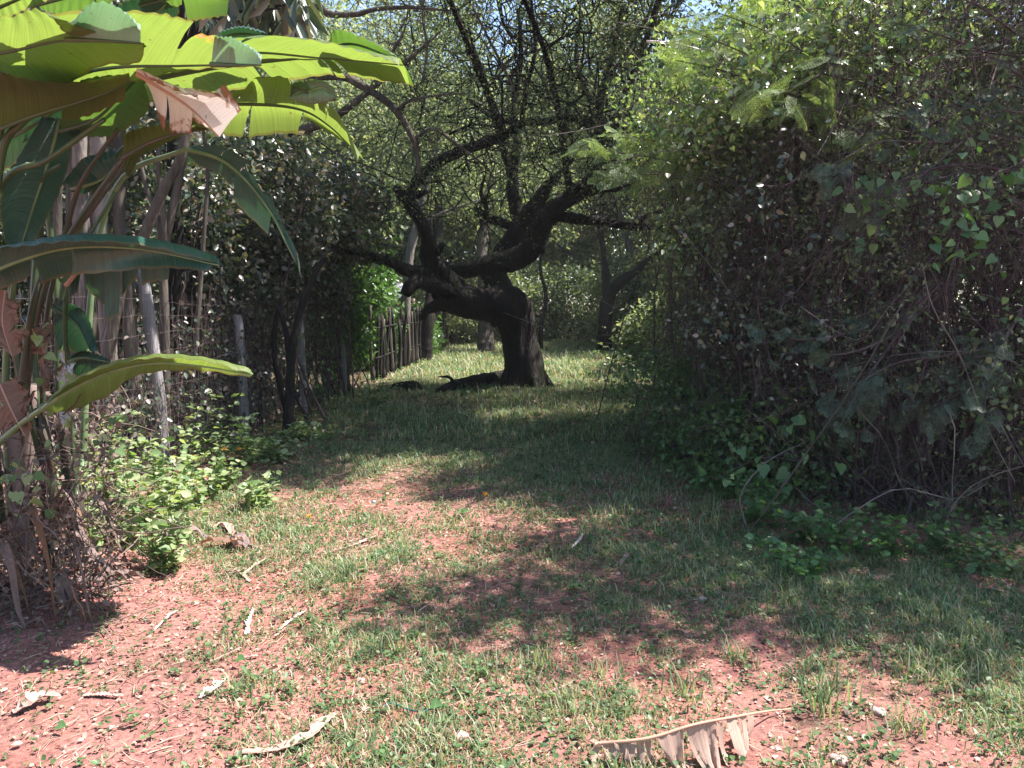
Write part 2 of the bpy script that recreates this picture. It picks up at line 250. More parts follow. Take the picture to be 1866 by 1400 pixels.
M = dict(
 soil=soilmat(),
 moss=leafmat('bark_moss', [(.012,.014,.008),(.025,.03,.013),(.045,.05,.022)], .15, (1.2,1.3,.6), .8, .2),
 fibre=leafmat('fibre_bits', [(.07,.05,.04),(.14,.10,.08),(.24,.175,.145),(.04,.03,.025)], .05, (1,1,1), .8, .2),
 grass=leafmat('grass_blades', [(.06,.13,.06),(.10,.19,.085),(.16,.25,.11),(.26,.32,.16),(.40,.37,.26),(.26,.20,.14)], .4, (1.25,1.25,.7), .5, .3),
 herb=leafmat('herb_leaves', [(.045,.095,.04),(.075,.14,.055),(.13,.20,.085)], .4, (1.4,1.5,.55), .45, .35),
 litter=leafmat('leaf_litter', [(.20,.11,.085),(.34,.19,.145),(.42,.26,.21),(.26,.15,.12),(.50,.35,.28),(.10,.06,.05),(.07,.045,.04)], .12, (1.2,.9,.6), .7, .3),
 straw=leafmat('straw_bits', [(.34,.22,.16),(.5,.36,.28),(.28,.17,.12)], .1, (1,1,1), .7, .3),
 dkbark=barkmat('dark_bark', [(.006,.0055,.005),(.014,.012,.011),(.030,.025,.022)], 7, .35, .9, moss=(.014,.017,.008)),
 bark=barkmat('grey_brown_bark', [(.026,.024,.018),(.066,.058,.046),(.13,.112,.092)], 9, .15, .7),
 palebark=barkmat('pale_bark', [(.07,.062,.054),(.15,.135,.118),(.25,.225,.20)], 10, .2, .8),
 twig=barkmat('twig_bark', [(.028,.02,.022),(.062,.045,.046),(.12,.09,.088)], 9, .6, .3, island=True),
 post=barkmat('weathered_post', [(.11,.108,.108),(.20,.195,.195),(.29,.28,.275)], 22, .05, .4),
 wire=plain('rusty_wire', (.24,.20,.19), .5, (.15,.10,.08), 9, .5),
 far=leafmat('far_foliage', [(.065,.10,.06),(.12,.165,.09),(.20,.245,.13),(.33,.36,.23)], .5, (1.4,1.4,.75), .45, .35),  # pale foliage copy, lifted to stand in for sun and distant haze
 fardk=leafmat('shaded_foliage', [(.03,.06,.035),(.06,.10,.055),(.13,.17,.09),(.22,.25,.15)], .4, (1.3,1.4,.65), .45, .35),  # darker foliage copy with shade put into its colours
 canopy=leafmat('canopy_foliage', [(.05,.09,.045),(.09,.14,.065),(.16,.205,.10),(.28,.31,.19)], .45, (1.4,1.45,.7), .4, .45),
 hedge=leafmat('hedge_leaves', [(.018,.04,.022),(.035,.06,.035),(.06,.085,.05),(.10,.11,.07),(.30,.24,.21)], .25, (1.3,1.4,.6), .36, .65),  # palest tone stands in for sunlit, glinting leaves
 bright=leafmat('bright_green_leaves', [(.04,.10,.025),(.07,.15,.035),(.11,.2,.05)], .42, (1.3,1.35,.6), .35, .5),
 sunny=leafmat('sunlit_glossy_leaves', [(.07,.14,.05),(.12,.20,.07),(.18,.26,.10),(.30,.36,.20)], .4, (1.35,1.35,.6), .25, .9),  # brighter leaf tones with sunlight put into the colour
 vine=leafmat('vine_leaves', [(.045,.11,.04),(.08,.17,.06),(.13,.24,.08)], .4, (1.4,1.5,.5), .33, .6),
 fernsh=leafmat('shaded_feathery_leaves', [(.05,.085,.06),(.075,.12,.08),(.11,.16,.11)], .35, (1.2,1.3,.8), .5, .35),  # darker copy of the feathery leaves, shade put into the colour
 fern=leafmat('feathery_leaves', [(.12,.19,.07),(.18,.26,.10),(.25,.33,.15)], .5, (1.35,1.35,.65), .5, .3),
 weed=leafmat('weed_leaves', [(.09,.16,.06),(.15,.23,.09),(.26,.33,.16),(.4,.42,.27)], .42, (1.3,1.4,.55), .42, .4),
 orange=leafmat('orange_petals', [(.8,.28,.01),(.85,.36,.02)], .3, (1,.8,.4), .5, .3),
 lime=bladematl('lit_banana_blade', (.12,.19,.05), (.18,.25,.07), (1.25,1.25,.7), .48, .4, .45),  # brighter copy of the green blade, sunlight put into its colour
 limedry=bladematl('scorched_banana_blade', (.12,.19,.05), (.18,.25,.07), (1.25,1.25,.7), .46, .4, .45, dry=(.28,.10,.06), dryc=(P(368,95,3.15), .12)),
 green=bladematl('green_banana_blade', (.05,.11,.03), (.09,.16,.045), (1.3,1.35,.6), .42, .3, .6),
 sheen=bladematl('sun_sheen_blade', (.15,.27,.20), (.25,.38,.30), (.9,1.2,.6), .2, .3, .6),  # pale tone stands in for sun reflected off the curled surface
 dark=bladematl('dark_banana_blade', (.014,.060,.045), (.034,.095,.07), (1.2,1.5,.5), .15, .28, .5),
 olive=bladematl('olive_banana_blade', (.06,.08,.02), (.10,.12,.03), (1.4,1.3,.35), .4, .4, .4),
 frond=bladematl('tan_dead_frond', (.36,.24,.18), (.55,.40,.32), (1.0,.85,.7), .25, .55, .3),
 pinkdry=bladematl('dried_banana_blade', (.58,.56,.54), (.74,.72,.70), (1.0,.96,.9), .2, .45, .4, dry=(.30,.14,.09), dryamt=.56),
 browndry=bladematl('brown_dead_blade', (.17,.10,.07), (.28,.175,.125), (1.0,.75,.5), .2, .7, .2),
 greydry=bladematl('grey_dead_blade', (.14,.10,.09), (.26,.20,.18), (1,.9,.8), .12, .75, .2),
 rib=plain('green_rib', (.03,.06,.022), .4, (.05,.085,.03), 12),
 palerib=plain('pale_rib', (.14,.21,.10), .4, (.10,.16,.07), 12),
 redrib=plain('purple_stalk', (.06,.04,.03), .4, (.03,.045,.02), 8),
 dryrib=plain('dry_rib', (.42,.24,.16), .7, (.32,.18,.12), 12),
 husk=plain('white_husk', (.60,.49,.42), .7, (.42,.32,.27), 30),
 sheath=plain('pink_dry_sheath', (.40,.25,.20), .8, (.25,.15,.12), 40),
 roof=plain('pale_roof_sheet', (.55,.56,.62), .45, (.48,.48,.55), 3),
 plank=barkmat('shed_planks', [(.12,.08,.06),(.25,.18,.14),(.35,.26,.2)], 12, .1, .3),
 rock=plain('rock', (.38,.26,.23), .9, (.28,.18,.16), 14),
 white=plain('pale_stone', (.6,.62,.66), .8, (.45,.46,.5), 8),
 blue=plain('blue_plastic', (.25,.35,.75), .4), teal=plain('teal_cord', (.01,.10,.09), .6), cane=plain('bleached_cane', (.5,.42,.38), .6, (.38,.3,.27), 30),
)

# ------------------------------------------------------------------ world + sun
SUN_AZ = np.array([.985, .14]); SUN_AZ /= np.linalg.norm(SUN_AZ); SUN_EL = R(61)
w = bpy.data.worlds.new('World'); sc.world = w; w.use_nodes = True; nt = w.node_tree; nt.nodes.clear()
bg = nt.nodes.new('ShaderNodeBackground'); sky = nt.nodes.new('ShaderNodeTexSky'); out = nt.nodes.new('ShaderNodeOutputWorld')
sky.sky_type = 'NISHITA'; sky.sun_disc = False; sky.sun_elevation = SUN_EL; sky.sun_rotation = math.atan2(SUN_AZ[0], SUN_AZ[1]); sky.dust_density = .5
nt.links.new(sky.outputs[0], bg.inputs[0]); nt.links.new(bg.outputs[0], out.inputs[0]); bg.inputs[1].default_value = .09
sd = bpy.data.lights.new('sun', 'SUN'); sun = bpy.data.objects.new('sun', sd); COL.objects.link(sun); sd.energy = 5; sd.angle = R(.55); sd.color = (1, .91, .88)
S = Vector((SUN_AZ[0]*math.cos(SUN_EL), SUN_AZ[1]*math.cos(SUN_EL), math.sin(SUN_EL)))
sun.rotation_euler = S.to_track_quat('Z', 'Y').to_euler(); sun.location = S*60
sc.view_settings.view_transform = 'Standard'; sc.view_settings.look = 'None'; sc.view_settings.exposure = 1.92; sc.view_settings.gamma = 1
SH = SUN_AZ/math.tan(SUN_EL)         # horizontal shift towards the sun per metre of height
sc.cycles.max_bounces = 6; sc.cycles.diffuse_bounces = 3; sc.cycles.transmission_bounces = 3; sc.cycles.transparent_max_bounces = 4

# ------------------------------------------------------------------ ground
def noise2(x, y, s, seed=0):
    g = np.random.default_rng(seed); v = 0
    for k in range(7):
        a = g.uniform(0, 6.28); f = s*g.uniform(.6, 1.7); v = v+np.sin((x*np.cos(a)+y*np.sin(a))*f+g.uniform(0, 6.28))
    return v/7*1.6
xs = np.concatenate([np.linspace(-220, -30, 12), np.linspace(-25, -8, 14), np.arange(-7, 7, .09), np.linspace(8, 25, 14), np.linspace(30, 220, 12)])
ys = np.concatenate([np.linspace(-120, -10, 8), np.linspace(-5, 2, 10), np.arange(2.2, 12, .07), np.arange(12, 34, .35), np.linspace(36, 60, 12), np.linspace(75, 300, 12)])
X, Y = np.meshgrid(xs, ys); Z = hgt(X, Y)
near = (np.abs(X) < 7) & (Y > 2) & (Y < 12); Z = Z+near*rng.normal(size=Z.shape)*.006
idx = np.arange(X.size).reshape(X.shape)
mb = MB(); mb.add(np.stack([X, Y, Z], -1), np.stack([idx[:-1, :-1], idx[:-1, 1:], idx[1:, 1:], idx[1:, :-1]], -1).reshape(-1, 4))
tag(mb.build('ground', M['soil'], smooth=True), kind='structure')

def gdens(x, y):
    d = .60+.14*np.clip((x+.3)/.8, 0, 1)+.6*noise2(x, y, 2.6, 3)+.45*noise2(x, y, 8, 4)
    d = d-.75*np.clip((-x-.4)/1.2, 0, 1)*np.clip((5.2-y)/1.2, 0, 1)          # bare red earth lower left
    d = d+.25*np.clip((x-.2)/1.5, 0, 1)*np.clip((4.5-y)/1, 0, 1)
    d = d+.35*np.clip((y-7)/3, 0, 1)-.5*np.clip((-2.3-x)/.5, 0, 1)
    d = d-.25*np.clip((x-1.6)/.8, 0, 1)*(y > 4.2)
    return np.clip(d, .03, 1)
def place(n, y0, y1, xl=None, xr=None):
    n = int(n*1.3)
    y = np.sqrt(rng.uniform(y0*y0, y1*y1, n)); x = rng.uniform(-1, 1, n)*(y*.70+1.2)
    if xl is not None: k = (x > xl) & (x < xr); x, y = x[k], y[k]
    return x, y
mb = MB()
def blades(n, y0, y1, h0, h1, wd, xl=-3.4, xr=5.6, k=1.0):
    x, y = place(n, y0, y1, xl, xr); dn = gdens(x, y); m = rng.uniform(0, 1, len(x)) < dn*k; x, y, dn = x[m], y[m], dn[m]; n = len(x)
    tuft = noise2(x, y, 9, 8); h = rng.uniform(h0, h1, n)*(.6+.8*dn)*(1+.5*np.clip(tuft, -.6, 1)); h *= np.where(rng.uniform(0, 1, n) < .04, 1.9, 1)
    b = np.stack([x, y, hgt(x, y)-.004], -1); an = rng.uniform(0, 6.28, n); side = np.stack([np.cos(an), np.sin(an), 0*an], -1)*(wd*rng.uniform(.5, 1.4, n))[:, None]
    le = np.stack([np.cos(an+1.57), np.sin(an+1.57), 0*an], -1)*(rng.uniform(.15, 1.1, n)*h)[:, None]
    up = np.zeros((n, 3)); up[:, 2] = h
    V = np.stack([b-side, b+side, b+up*.55+le*.3+side*.8, b+up*.55+le*.3-side*.8, b+up*rng.uniform(.7, 1, n)[:, None]+le], 1)
    o = (np.arange(n)*5)[:, None]; n0 = mb.n
    mb.add(V.reshape(-1, 3), np.array([[0, 1, 2, 3]])+o); t = np.array([[3, 2, 4]])+o+n0; mb.l.append(t.ravel()); mb.t.append(np.full(n, 3))
blades(145000, 1.9, 5, .014, .042, .0030); blades(100000, 5, 9, .02, .055, .0042)
blades(90000, 9, 17, .04, .09, .006, -3.1, 3.2); blades(110000, 17, 34, .06, .13, .013, -3.5, 6)
# a few taller tufts on the right foreground
for (px, py, n, hh) in [(1500, 1290, 60, .2), (1780, 1170, 70, .16), (1100, 1230, 40, .12), (980, 1210, 40, .1), (1340, 1200, 60, .12), (1250, 1260, 40, .12), (1650, 1330, 50, .12), (470, 1260, 40, .1), (700, 1180, 40, .1), (1160, 1050, 40, .1)]:
    c = gnd(px, py); g = rng; x = c[0]+g.normal(size=n)*.05; y = c[1]+g.normal(size=n)*.05; an = g.uniform(0, 6.28, n); h = g.uniform(.4, 1, n)*hh
    b = np.stack([x, y, hgt(x, y)], -1); le = np.stack([np.cos(an), np.sin(an), 0*an], -1)*(h*g.uniform(.2, .8, n))[:, None]; sd_ = np.stack([-np.sin(an), np.cos(an), 0*an], -1)*.003
    up = np.zeros((n, 3)); up[:, 2] = h
    V = np.stack([b-sd_, b+sd_, b+up*.6+le*.35+sd_*.8, b+up*.6+le*.35-sd_*.8, b+up*.95+le], 1); o = (np.arange(n)*5)[:, None]; n0 = mb.n
    mb.add(V.reshape(-1, 3), np.array([[0, 1, 2, 3]])+o); t = np.array([[3, 2, 4]])+o+n0; mb.l.append(t.ravel()); mb.t.append(np.full(n, 3))
tag(mb.build('grass', M['grass']), 'patchy green grass growing over the red soil of the clearing', 'grass', kind='stuff')
# low broad-leaved ground cover
mb = MB()
for (n, y0, y1, s0, s1) in [(12000, 2.0, 6, .009, .024), (9000, 6, 12, .014, .036), (3500, 12, 30, .03, .07)]:
    x, y = place(n, y0, y1, -3.3, 5); k = rng.uniform(0, 1, len(x)) < np.clip(.25+gdens(x, y)*.8, 0, 1); x, y = x[k], y[k]
    m = 6; c = np.repeat(np.stack([x, y, hgt(x, y)], -1), m, 0); N_ = len(c); hh = rng.uniform(.2, 1.8, N_)
    s = rng.uniform(s0, s1, N_)*np.repeat(rng.uniform(.5, 1.3, len(x)), m); an = rng.uniform(0, 6.28, N_)
    c[:, 2] += hh*s; ax = np.stack([np.cos(an), np.sin(an), rng.uniform(-.2, .7, N_)], -1); c += ax*s[:, None]*.4
    scatter(mb, T_OVAL, c, ax, np.array([0, 0, 1])+rng.normal(size=(N_, 3))*.3, s, 1.25)
tag(mb.build('ground_cover', M['herb']), 'low broad-leaved weeds creeping among the grass', 'ground cover', kind='stuff')
# fallen leaf litter and straw
mb = MB(); n = 42000; x, y = place(n, 2.0, 9, -4, 5.6); nn = len(x); s = rng.uniform(.005, .024, nn)*np.where(rng.uniform(0, 1, nn) < .05, 1.7, 1); an = rng.uniform(0, 6.28, nn)
ax = np.stack([np.cos(an), np.sin(an), rng.uniform(-.15, .45, nn)], -1)
scatter(mb, T_OVAL, np.stack([x, y, hgt(x, y)+.008], -1), ax, np.array([0, 0, 1])+rng.normal(size=(nn, 3))*.45, s, 1.1)
x, y = place(9000, 9, 26, -3.2, 3.5); nn = len(x); an = rng.uniform(0, 6.28, nn)
scatter(mb, T_OVAL, np.stack([x, y, hgt(x, y)+.015], -1), np.stack([np.cos(an), np.sin(an), .1+0*an], -1), np.array([0, 0, 1])+rng.normal(size=(nn, 3))*.5, rng.uniform(.03, .09, nn))
tag(mb.build('leaf_litter', M['litter']), 'brown and pinkish dead leaves scattered over the soil', 'leaf litter', kind='stuff')
mb = MB(); x, y = place(12000, 2.4, 8, -3.4, 3.5); k = rng.uniform(0, 1, len(x)) < np.where(x < 0, 1, .35); x, y = x[k], y[k]; nn = len(x); an = rng.uniform(0, 6.28, nn); ln = rng.uniform(.02, .11, nn)
dv = np.stack([np.cos(an), np.sin(an), rng.uniform(-.05, .25, nn)], -1)*ln[:, None]; b = np.stack([x, y, hgt(x, y)+.006], -1); bend = rng.normal(size=(nn, 3))*ln[:, None]*.12; bend[:, 2] = abs(bend[:, 2])*.5
tubes(mb, np.stack([b, b+dv*.5+bend, b+dv], 1), (rng.uniform(.0008, .0028, nn))[:, None]*np.array([[1, .9, .6]]), 3)
tag(mb.build('straw', M['straw']), 'pale straw and broken twigs strewn on the red soil', 'straw', kind='stuff')

# ------------------------------------------------------------------ the gnarled tree
D = 15.2
def px2r(w, d): return w/2/F*d
tb = P(956, 706, D); tree = thing('gnarled_tree', 'big dark gnarled tree with a kinked trunk in the middle of the clearing', 'tree', (tb[0], tb[1], 0))
mb = MB()
LIMBS = []
def limb(lst, sides=14, rough=.1, sd=0):
    LIMBS.append((PP([(a, b, d) for a, b, d, _ in lst]), [px2r(w_*1.1, d) for _, _, d, w_ in lst]))
    pts = PP([(a, b, d) for a, b, d, _ in lst]); rad = [px2r(w_*1.1, d) for _, _, d, w_ in lst]; bark_tube(mb, pts, rad, sides, rough=rough*1.4, sd=sd)
limb([(962,722,D,84),(957,700,D,68),(951,660,D,60),(945,620,D,58),(938,585,D,66),(926,560,D,76),(900,552,D,66),(868,552,D-.1,56),(836,545,D-.2,54),(812,536,D-.2,46),(802,520,D-.3,34)], 30, .07, 1)
for k_, (dx_, dy_) in enumerate([(-.75, -.25), (-.35, -.6), (.3, -.6), (.75, -.1), (.5, .5), (-.6, .4)]):
    c_ = np.array([tb[0], tb[1], 0]); bark_tube(mb, [c_+[dx_*.35, dy_*.35, .42], c_+[dx_*.6, dy_*.6, .1], c_+[dx_*.85, dy_*.85, -.04]], [.12, .09, .03], 9, rough=.15, sd=60+k_)
limb([(836,552,D-.2,44),(822,522,D-.3,40),(798,494,D-.5,30),(783,470,D-.6,28),(778,440,D-.7,23),(770,412,D-.8,21),(757,385,D-.9,22),(738,362,D-1,22),(718,340,D-1.1,9)], 14, .1, 2)
limb([(748,368,D-1,17),(752,342,D-1,17),(772,316,D-1.1,17),(802,294,D-1.2,17),(840,276,D-1.3,16),(884,262,D-1.4,16),(920,246,D-1.5,14),(950,225,D-1.6,10)], 12, .12, 3)
limb([(742,360,D-1,16),(760,356,D-1.2,12),(776,350,D-1.3,8)], 8, .1, 4)
limb([(786,465,D-.6,20),(800,456,D-.7,14),(806,446,D-.8,10)], 8, .1, 5)
limb([(826,520,D-.3,32),(780,502,D-.6,26),(748,496,D-1,22),(718,482,D-1.4,18),(684,468,D-1.9,13),(645,458,D-2.4,9),(610,440,D-2.8,6)], 12, .12, 6)
limb([(828,535,D-.3,34),(796,522,D-.7,24),(768,514,D-1,24),(750,520,D-1.2,22),(738,536,D-1.3,17)], 12, .12, 7)
limb([(826,550,D-.2,28),(800,556,D-.5,20),(780,566,D-.7,14),(768,580,D-.9,10)], 10, .12, 8)
limb([(928,560,D+.1,60),(915,530,D+.2,46),(900,505,D+.3,40),(890,485,D+.3,34)], 14, .1, 9)
limb([(800,483,D+.2,10),(822,490,D+.2,22),(850,492,D+.2,28),(890,482,D+.2,33),(935,474,D+.1,37),(964,458,D,34),(978,432,D,30),(992,406,D,30),(1012,380,D-.1,29),(1040,360,D-.2,27),(1072,336,D-.3,24),(1096,300,D-.4,20),(1108,262,D-.5,18),(1092,215,D-.6,15),(1100,155,D-.7,12),(1118,90,D-.8,9),(1135,10,D-1,6)], 14, .09, 10)
limb([(905,495,D+.6,36),(918,462,D+.6,36),(940,430,D+.6,38),(958,400,D+.6,32),(978,372,D+.5,26),(996,342,D+.5,18),(1012,325,D+.4,13),(1028,310,D+.4,7)], 13, .1, 11)
limb([(960,460,D,24),(988,455,D-.3,14)], 8, .1, 12)
limb([(990,404,D,24),(1022,396,D-.1,17),(1060,400,D-.3,16),(1110,406,D-.5,15),(1160,413,D-.7,14),(1212,417,D-1,12),(1260,405,D-1.3,8),(1310,380,D-1.6,5)], 11, .12, 13)
limb([(1160,412,D-.7,10),(1175,395,D-.8,8),(1205,385,D-1,5)], 7, .1, 14)
limb([(1075,350,D-.3,16),(1100,345,D-.5,12),(1130,342,D-.7,11),(1150,338,D-.8,10),(1160,318,D-.9,7),(1185,290,D-1,4)], 8, .12, 15)
limb([(950,412,D+.6,20),(925,410,D+.6,15),(895,400,D+.6,13),(876,386,D+.6,10),(866,380,D+.6,6)], 9, .12, 16)
limb([(888,396,D+.6,10),(885,370,D+.6,8),(876,352,D+.6,6),(884,320,D+.6,4)], 7, .12, 17)
limb([(952,410,D+.7,22),(940,380,D+.7,22),(934,340,D+.7,20),(936,300,D+.7,17),(942,255,D+.7,13),(935,190,D+.7,10),(950,110,D+.6,7),(945,20,D+.5,5)], 11, .1, 18)
limb([(1082,228,D-.6,14),(1040,215,D-.8,12),(990,222,D-1,12),(950,224,D-1.2,9),(900,215,D-1.5,6),(850,180,D-1.8,4)], 9, .12, 19)
limb([(1085,222,D-.6,13),(1130,214,D-.6,11),(1180,206,D-.6,8),(1240,180,D-.6,5)], 8, .12, 20)
limb([(1108,262,D-.5,12),(1095,225,D-.3,10),(1075,180,D-.1,9),(1050,110,D,7),(1060,20,D,5)], 8, .12, 21)
limb([(950,222,D-1.2,9),(960,160,D-1.3,7),(975,90,D-1.4,6),(968,0,D-1.5,5)], 8, .12, 22)
limb([(1100,155,D-.7,8),(1135,105,D-.7,6),(1180,30,D-.7,5),(1200,-40,D-.7,4)], 7, .12, 23)
limb([(1125,210,D-.6,8),(1165,120,D-.6,6),(1215,40,D-.8,4),(1260,-30,D-.8,3)], 7, .12, 24)
# forward and upper boughs carrying the added shade canopy over the clearing
for k, (a, b_, c_) in enumerate([((1040,360,D-.2),(1000,120,13),(900,-120,10.5)), ((934,330,D+.7),(850,60,14),(700,-160,11)), ((1110,250,D-.5),(1200,0,12.5),(1220,-260,9.5)), ((920,246,D-1.5),(860,100,12),(760,-150,9.5))]):
    p = PP([a, b_, c_]); bark_tube(mb, p, [.07, .05, .02], 8, rough=.12, sd=30+k)
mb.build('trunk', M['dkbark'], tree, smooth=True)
mb = MB(); g = np.random.default_rng(15)
for pts, rad in LIMBS[:21]:
    ln = np.sum(np.linalg.norm(np.diff(pts, axis=0), axis=1)); m = int(ln*330*max(.25, min(1, rad[1]/.15))); path = catmull(pts, 300); i = g.integers(0, 300, m); rr = np.interp(i/299, np.linspace(0, 1, len(rad)), rad)
    d = unit(rnd_dirs(m, g)+[0, -.1, .15]); T = unit(np.gradient(path, axis=0))[i]; d = unit(d-T*np.sum(d*T, 1)[:, None]); keep = noise2(path[i][:, 0]*3, path[i][:, 2]*3+d[:, 2], 3, 8) > -.2
    scatter(mb, T_NAR, (path[i]+d*rr[:, None]*.93)[keep], unit(d+rnd_dirs(m, g)*.7+[0, 0, -.2])[keep], rnd_dirs(m, g)[keep], g.uniform(.025, .075, m)[keep], 1.3)
mb.build('moss', M['moss'], tree)
# thin twigs hanging through the crown
mb = MB(); g = np.random.default_rng(5); n = 1300
st = PP([(g.uniform(700, 1230), g.uniform(-60, 400)**1, g.uniform(12, 16.5)) for _ in range(n)])
dr = rnd_dirs(n, g)+np.array([0, 0, .5]); dr = unit(dr)*g.uniform(.4, 1.8, n)[:, None]
K = 7; u = np.linspace(0, 1, K)[None, :, None]; paths = st[:, None]+dr[:, None]*u+np.cumsum(g.normal(size=(n, K, 3))*.05, 1)+np.array([0, 0, -.35])*u**2
tubes(mb, paths, g.uniform(.004, .016, n)[:, None]*np.linspace(1, .4, K)[None], 3)
tw_paths = paths
n2 = 60; st = PP([(g.uniform(780, 1260), g.uniform(-40, 330), g.uniform(12.5, 15.5)) for _ in range(n2)]); dr = unit(rnd_dirs(n2, g)*[1, .5, 1]+np.array([.1, 0, .9]))*g.uniform(1, 3, n2)[:, None]
K = 10; ul = np.linspace(0, 1, K)[None, :, None]; tubes(mb, st[:, None]+dr[:, None]*ul+np.cumsum(g.normal(size=(n2, K, 3))*.12, 1), g.uniform(.012, .03, n2)[:, None]*np.linspace(1, .4, K)[None], 4)
K = 7; mb.build('twigs', M['dkbark'], tree)
twig_ends = paths[:, ::2].reshape(-1, 3)
mb = MB()
ce = PP([(g.uniform(700, 1240), g.uniform(-200, 330), g.uniform(12, 17)) for _ in range(2000)])
ce = ce[noise2(ce[:, 0]*1.0, ce[:, 2]*1.0, 2.6, 21) > -.15]
leafcloud(mb, ce, 24, .26, T_DIA, .035, .07, .3, g=g)
leafcloud(mb, twig_ends[g.integers(0, len(twig_ends), 700)], 12, .2, T_DIA, .035, .065, .3, g=g)
# unseen canopy added above the frame, its clumps placed where shade is wanted
def casters(n, x0, x1, y0, y1):
    c2 = np.stack([g.uniform(x0, x1, n), g.uniform(y0, y1, n), g.uniform(5.4, 8.6, n)], -1)
    gx = c2[:, 0]-SH[0]*c2[:, 2]; gy = c2[:, 1]-SH[1]*c2[:, 2]
    vis = ((c2[:, 2]-1.6)/c2[:, 1] > .42) | (np.abs(c2[:, 0]) > .70*c2[:, 1])
    want = (gy > 6.6) & (gy < 14.3) & (gx > -2.7) & (noise2(gx, gy, 2.4, 33) > -.6)
    want &= ~((gx > -1.7) & (gx < 2.1) & (gy > 5.6) & (gy < 8.3))
    want |= (gx > -.15+.5*noise2(gx, gy, 3, 5)) & (gy > 3.4+.15*noise2(gx, gy, 5, 9)) & (gy < np.where(gx < 2.1, 5.4, 5.9)) & (noise2(gx, gy, 4, 34) > np.where(gx > 2.7, -.35, -.9))
    want |= (gx < -2.7) & (gx > -4.7) & (gy > 7.6) & (gy < 14.5) & (noise2(gx, gy, 3.2, 71) > -.08)
    return c2[vis & want]
c2 = casters(4200, -3, 3.2, 7.5, 15)
leafcloud(mb, c2, 30, .34, T_DIA, .07, .13, .6, g=g)
cr = mb.build('crown', M['canopy'], tree)

# ------------------------------------------------------------------ generic trees
def make_tree(name, label, cat, base, h, spread, tr, barkm, leafm, tpl, ls, nl=14, per=60, seed=0, zmin=.35, group=None, lean=(0, 0), crad=.9, nsub=7, bare=False, path=None):
    g = np.random.default_rng(seed); base = np.array([base[0], base[1], float(hgt(base[0], base[1]))-.03]) if len(base) == 2 else np.array(base)
    t = thing(name, label, cat, base, group); mb = MB()
    top = base+np.array([lean[0], lean[1], h*.8])
    tp = catmull(path if path is not None else np.array([base, base+(top-base)*.35+g.normal(size=3)*[.12*h*.2, .02, 0], base+(top-base)*.7+g.normal(size=3)*[.03*h, .03*h, 0], top]), 22)
    bark_tube(mb, tp[::3], np.linspace(tr*1.15, tr*.3, 8), 12, seg=24, rough=.1, sd=seed)
    cs = []
    for i in range(nl):
        f = g.uniform(zmin, 1); a = i*2.4+g.uniform(-.5, .5); s = tp[int(f*21)]; r = spread*(1-.45*max(0, f-.5)*2)*g.uniform(.6, 1)
        e = s+np.array([math.cos(a)*r, math.sin(a)*r, h*(.08+.16*g.uniform())]); mid = (s+e)/2+np.array([0, 0, -.05*h])+g.normal(size=3)*.1*spread
        lp = catmull([s, mid, e], 10); bark_tube(mb, lp[::3], np.linspace(tr*.42, tr*.1, 4), 7, seg=9, rough=.1, sd=seed+i)
        q = lp[g.integers(3, 10, nsub)]; dd = rnd_dirs(nsub, g)*[1, 1, .6]+[0, 0, .25]; dd = dd*(spread*.38*g.uniform(.5, 1, nsub))[:, None]
        tubes(mb, np.stack([q, q+dd*.5+g.normal(size=(nsub, 3))*.05, q+dd], 1), np.array([[tr*.12, tr*.08, tr*.03]]), 4)
        cs.append(q+dd); cs.append(q+dd*.5)
    mb.build('trunk', barkm, t, smooth=True)
    if not bare:
        cs = np.concatenate(cs); mb = MB(); leafcloud(mb, cs, per, crad, tpl, ls*.7, ls*1.3, .35, g=g); mb.build('crown', leafm, t)
    return t
# trees closing the clearing
GB = 'trees closing the far end of the clearing'
p0 = make_tree('background_tree', 'pale green leafy tree directly behind the kinked tree', 'tree', (0, 34), 14, 4.6, .22, M['bark'], M['far'], T_DIA, .21, 20, 75, 1, .2, GB)
p1 = make_tree('background_tree', 'bushy green tree behind the slender bent trunk on the right', 'tree', (5.5, 36), 13, 4.8, .25, M['palebark'], M['far'], T_DIA, .24, 22, 75, 2, .15, GB)
p2 = make_tree('background_tree', 'dark green tree behind the paling fence', 'tree', (-6.5, 31), 12, 4.4, .22, M['dkbark'], M['fardk'], T_DIA, .22, 20, 80, 3, .12, GB)
spots = [(p0, -3.8, 37, 1.1, 1.05, 'tall pale green tree left of the kinked tree, above the shed'), (p1, 2.6, 42, 2.2, 1.2, 'tall tree filling the gap between the kinked tree boughs'),
 (p2, 9.0, 30, .7, 1.1, 'dark green tree rising behind the right hand thicket'), (p0, -10.5, 34, 3.0, 1.15, 'green tree far left behind the hedge shrubs'),
 (p1, -8.5, 24, 4.0, .95, 'green tree between the hedge shrubs and the shed'), (p2, 11, 22, 5.0, 1.0, 'dark tree deep inside the right hand thicket'),
 (p1, 14, 34, 1.7, 1.2, 'green tree at the far right behind the thicket'), (p2, -13, 22, 2.5, 1.1, 'dark tree at the far left behind the banana leaves'), (p0, 7.2, 45, 4.4, 1.3, 'tallest pale tree at the back right of the clearing'), (p1, -7.2, 45, 5.2, 1.3, 'tallest pale tree at the back left of the clearing')]
for (src, x, y, rz, s, lb) in spots: copy_tree(src, (x, y, float(hgt(x, y))), rz, (s, s, s), lb)
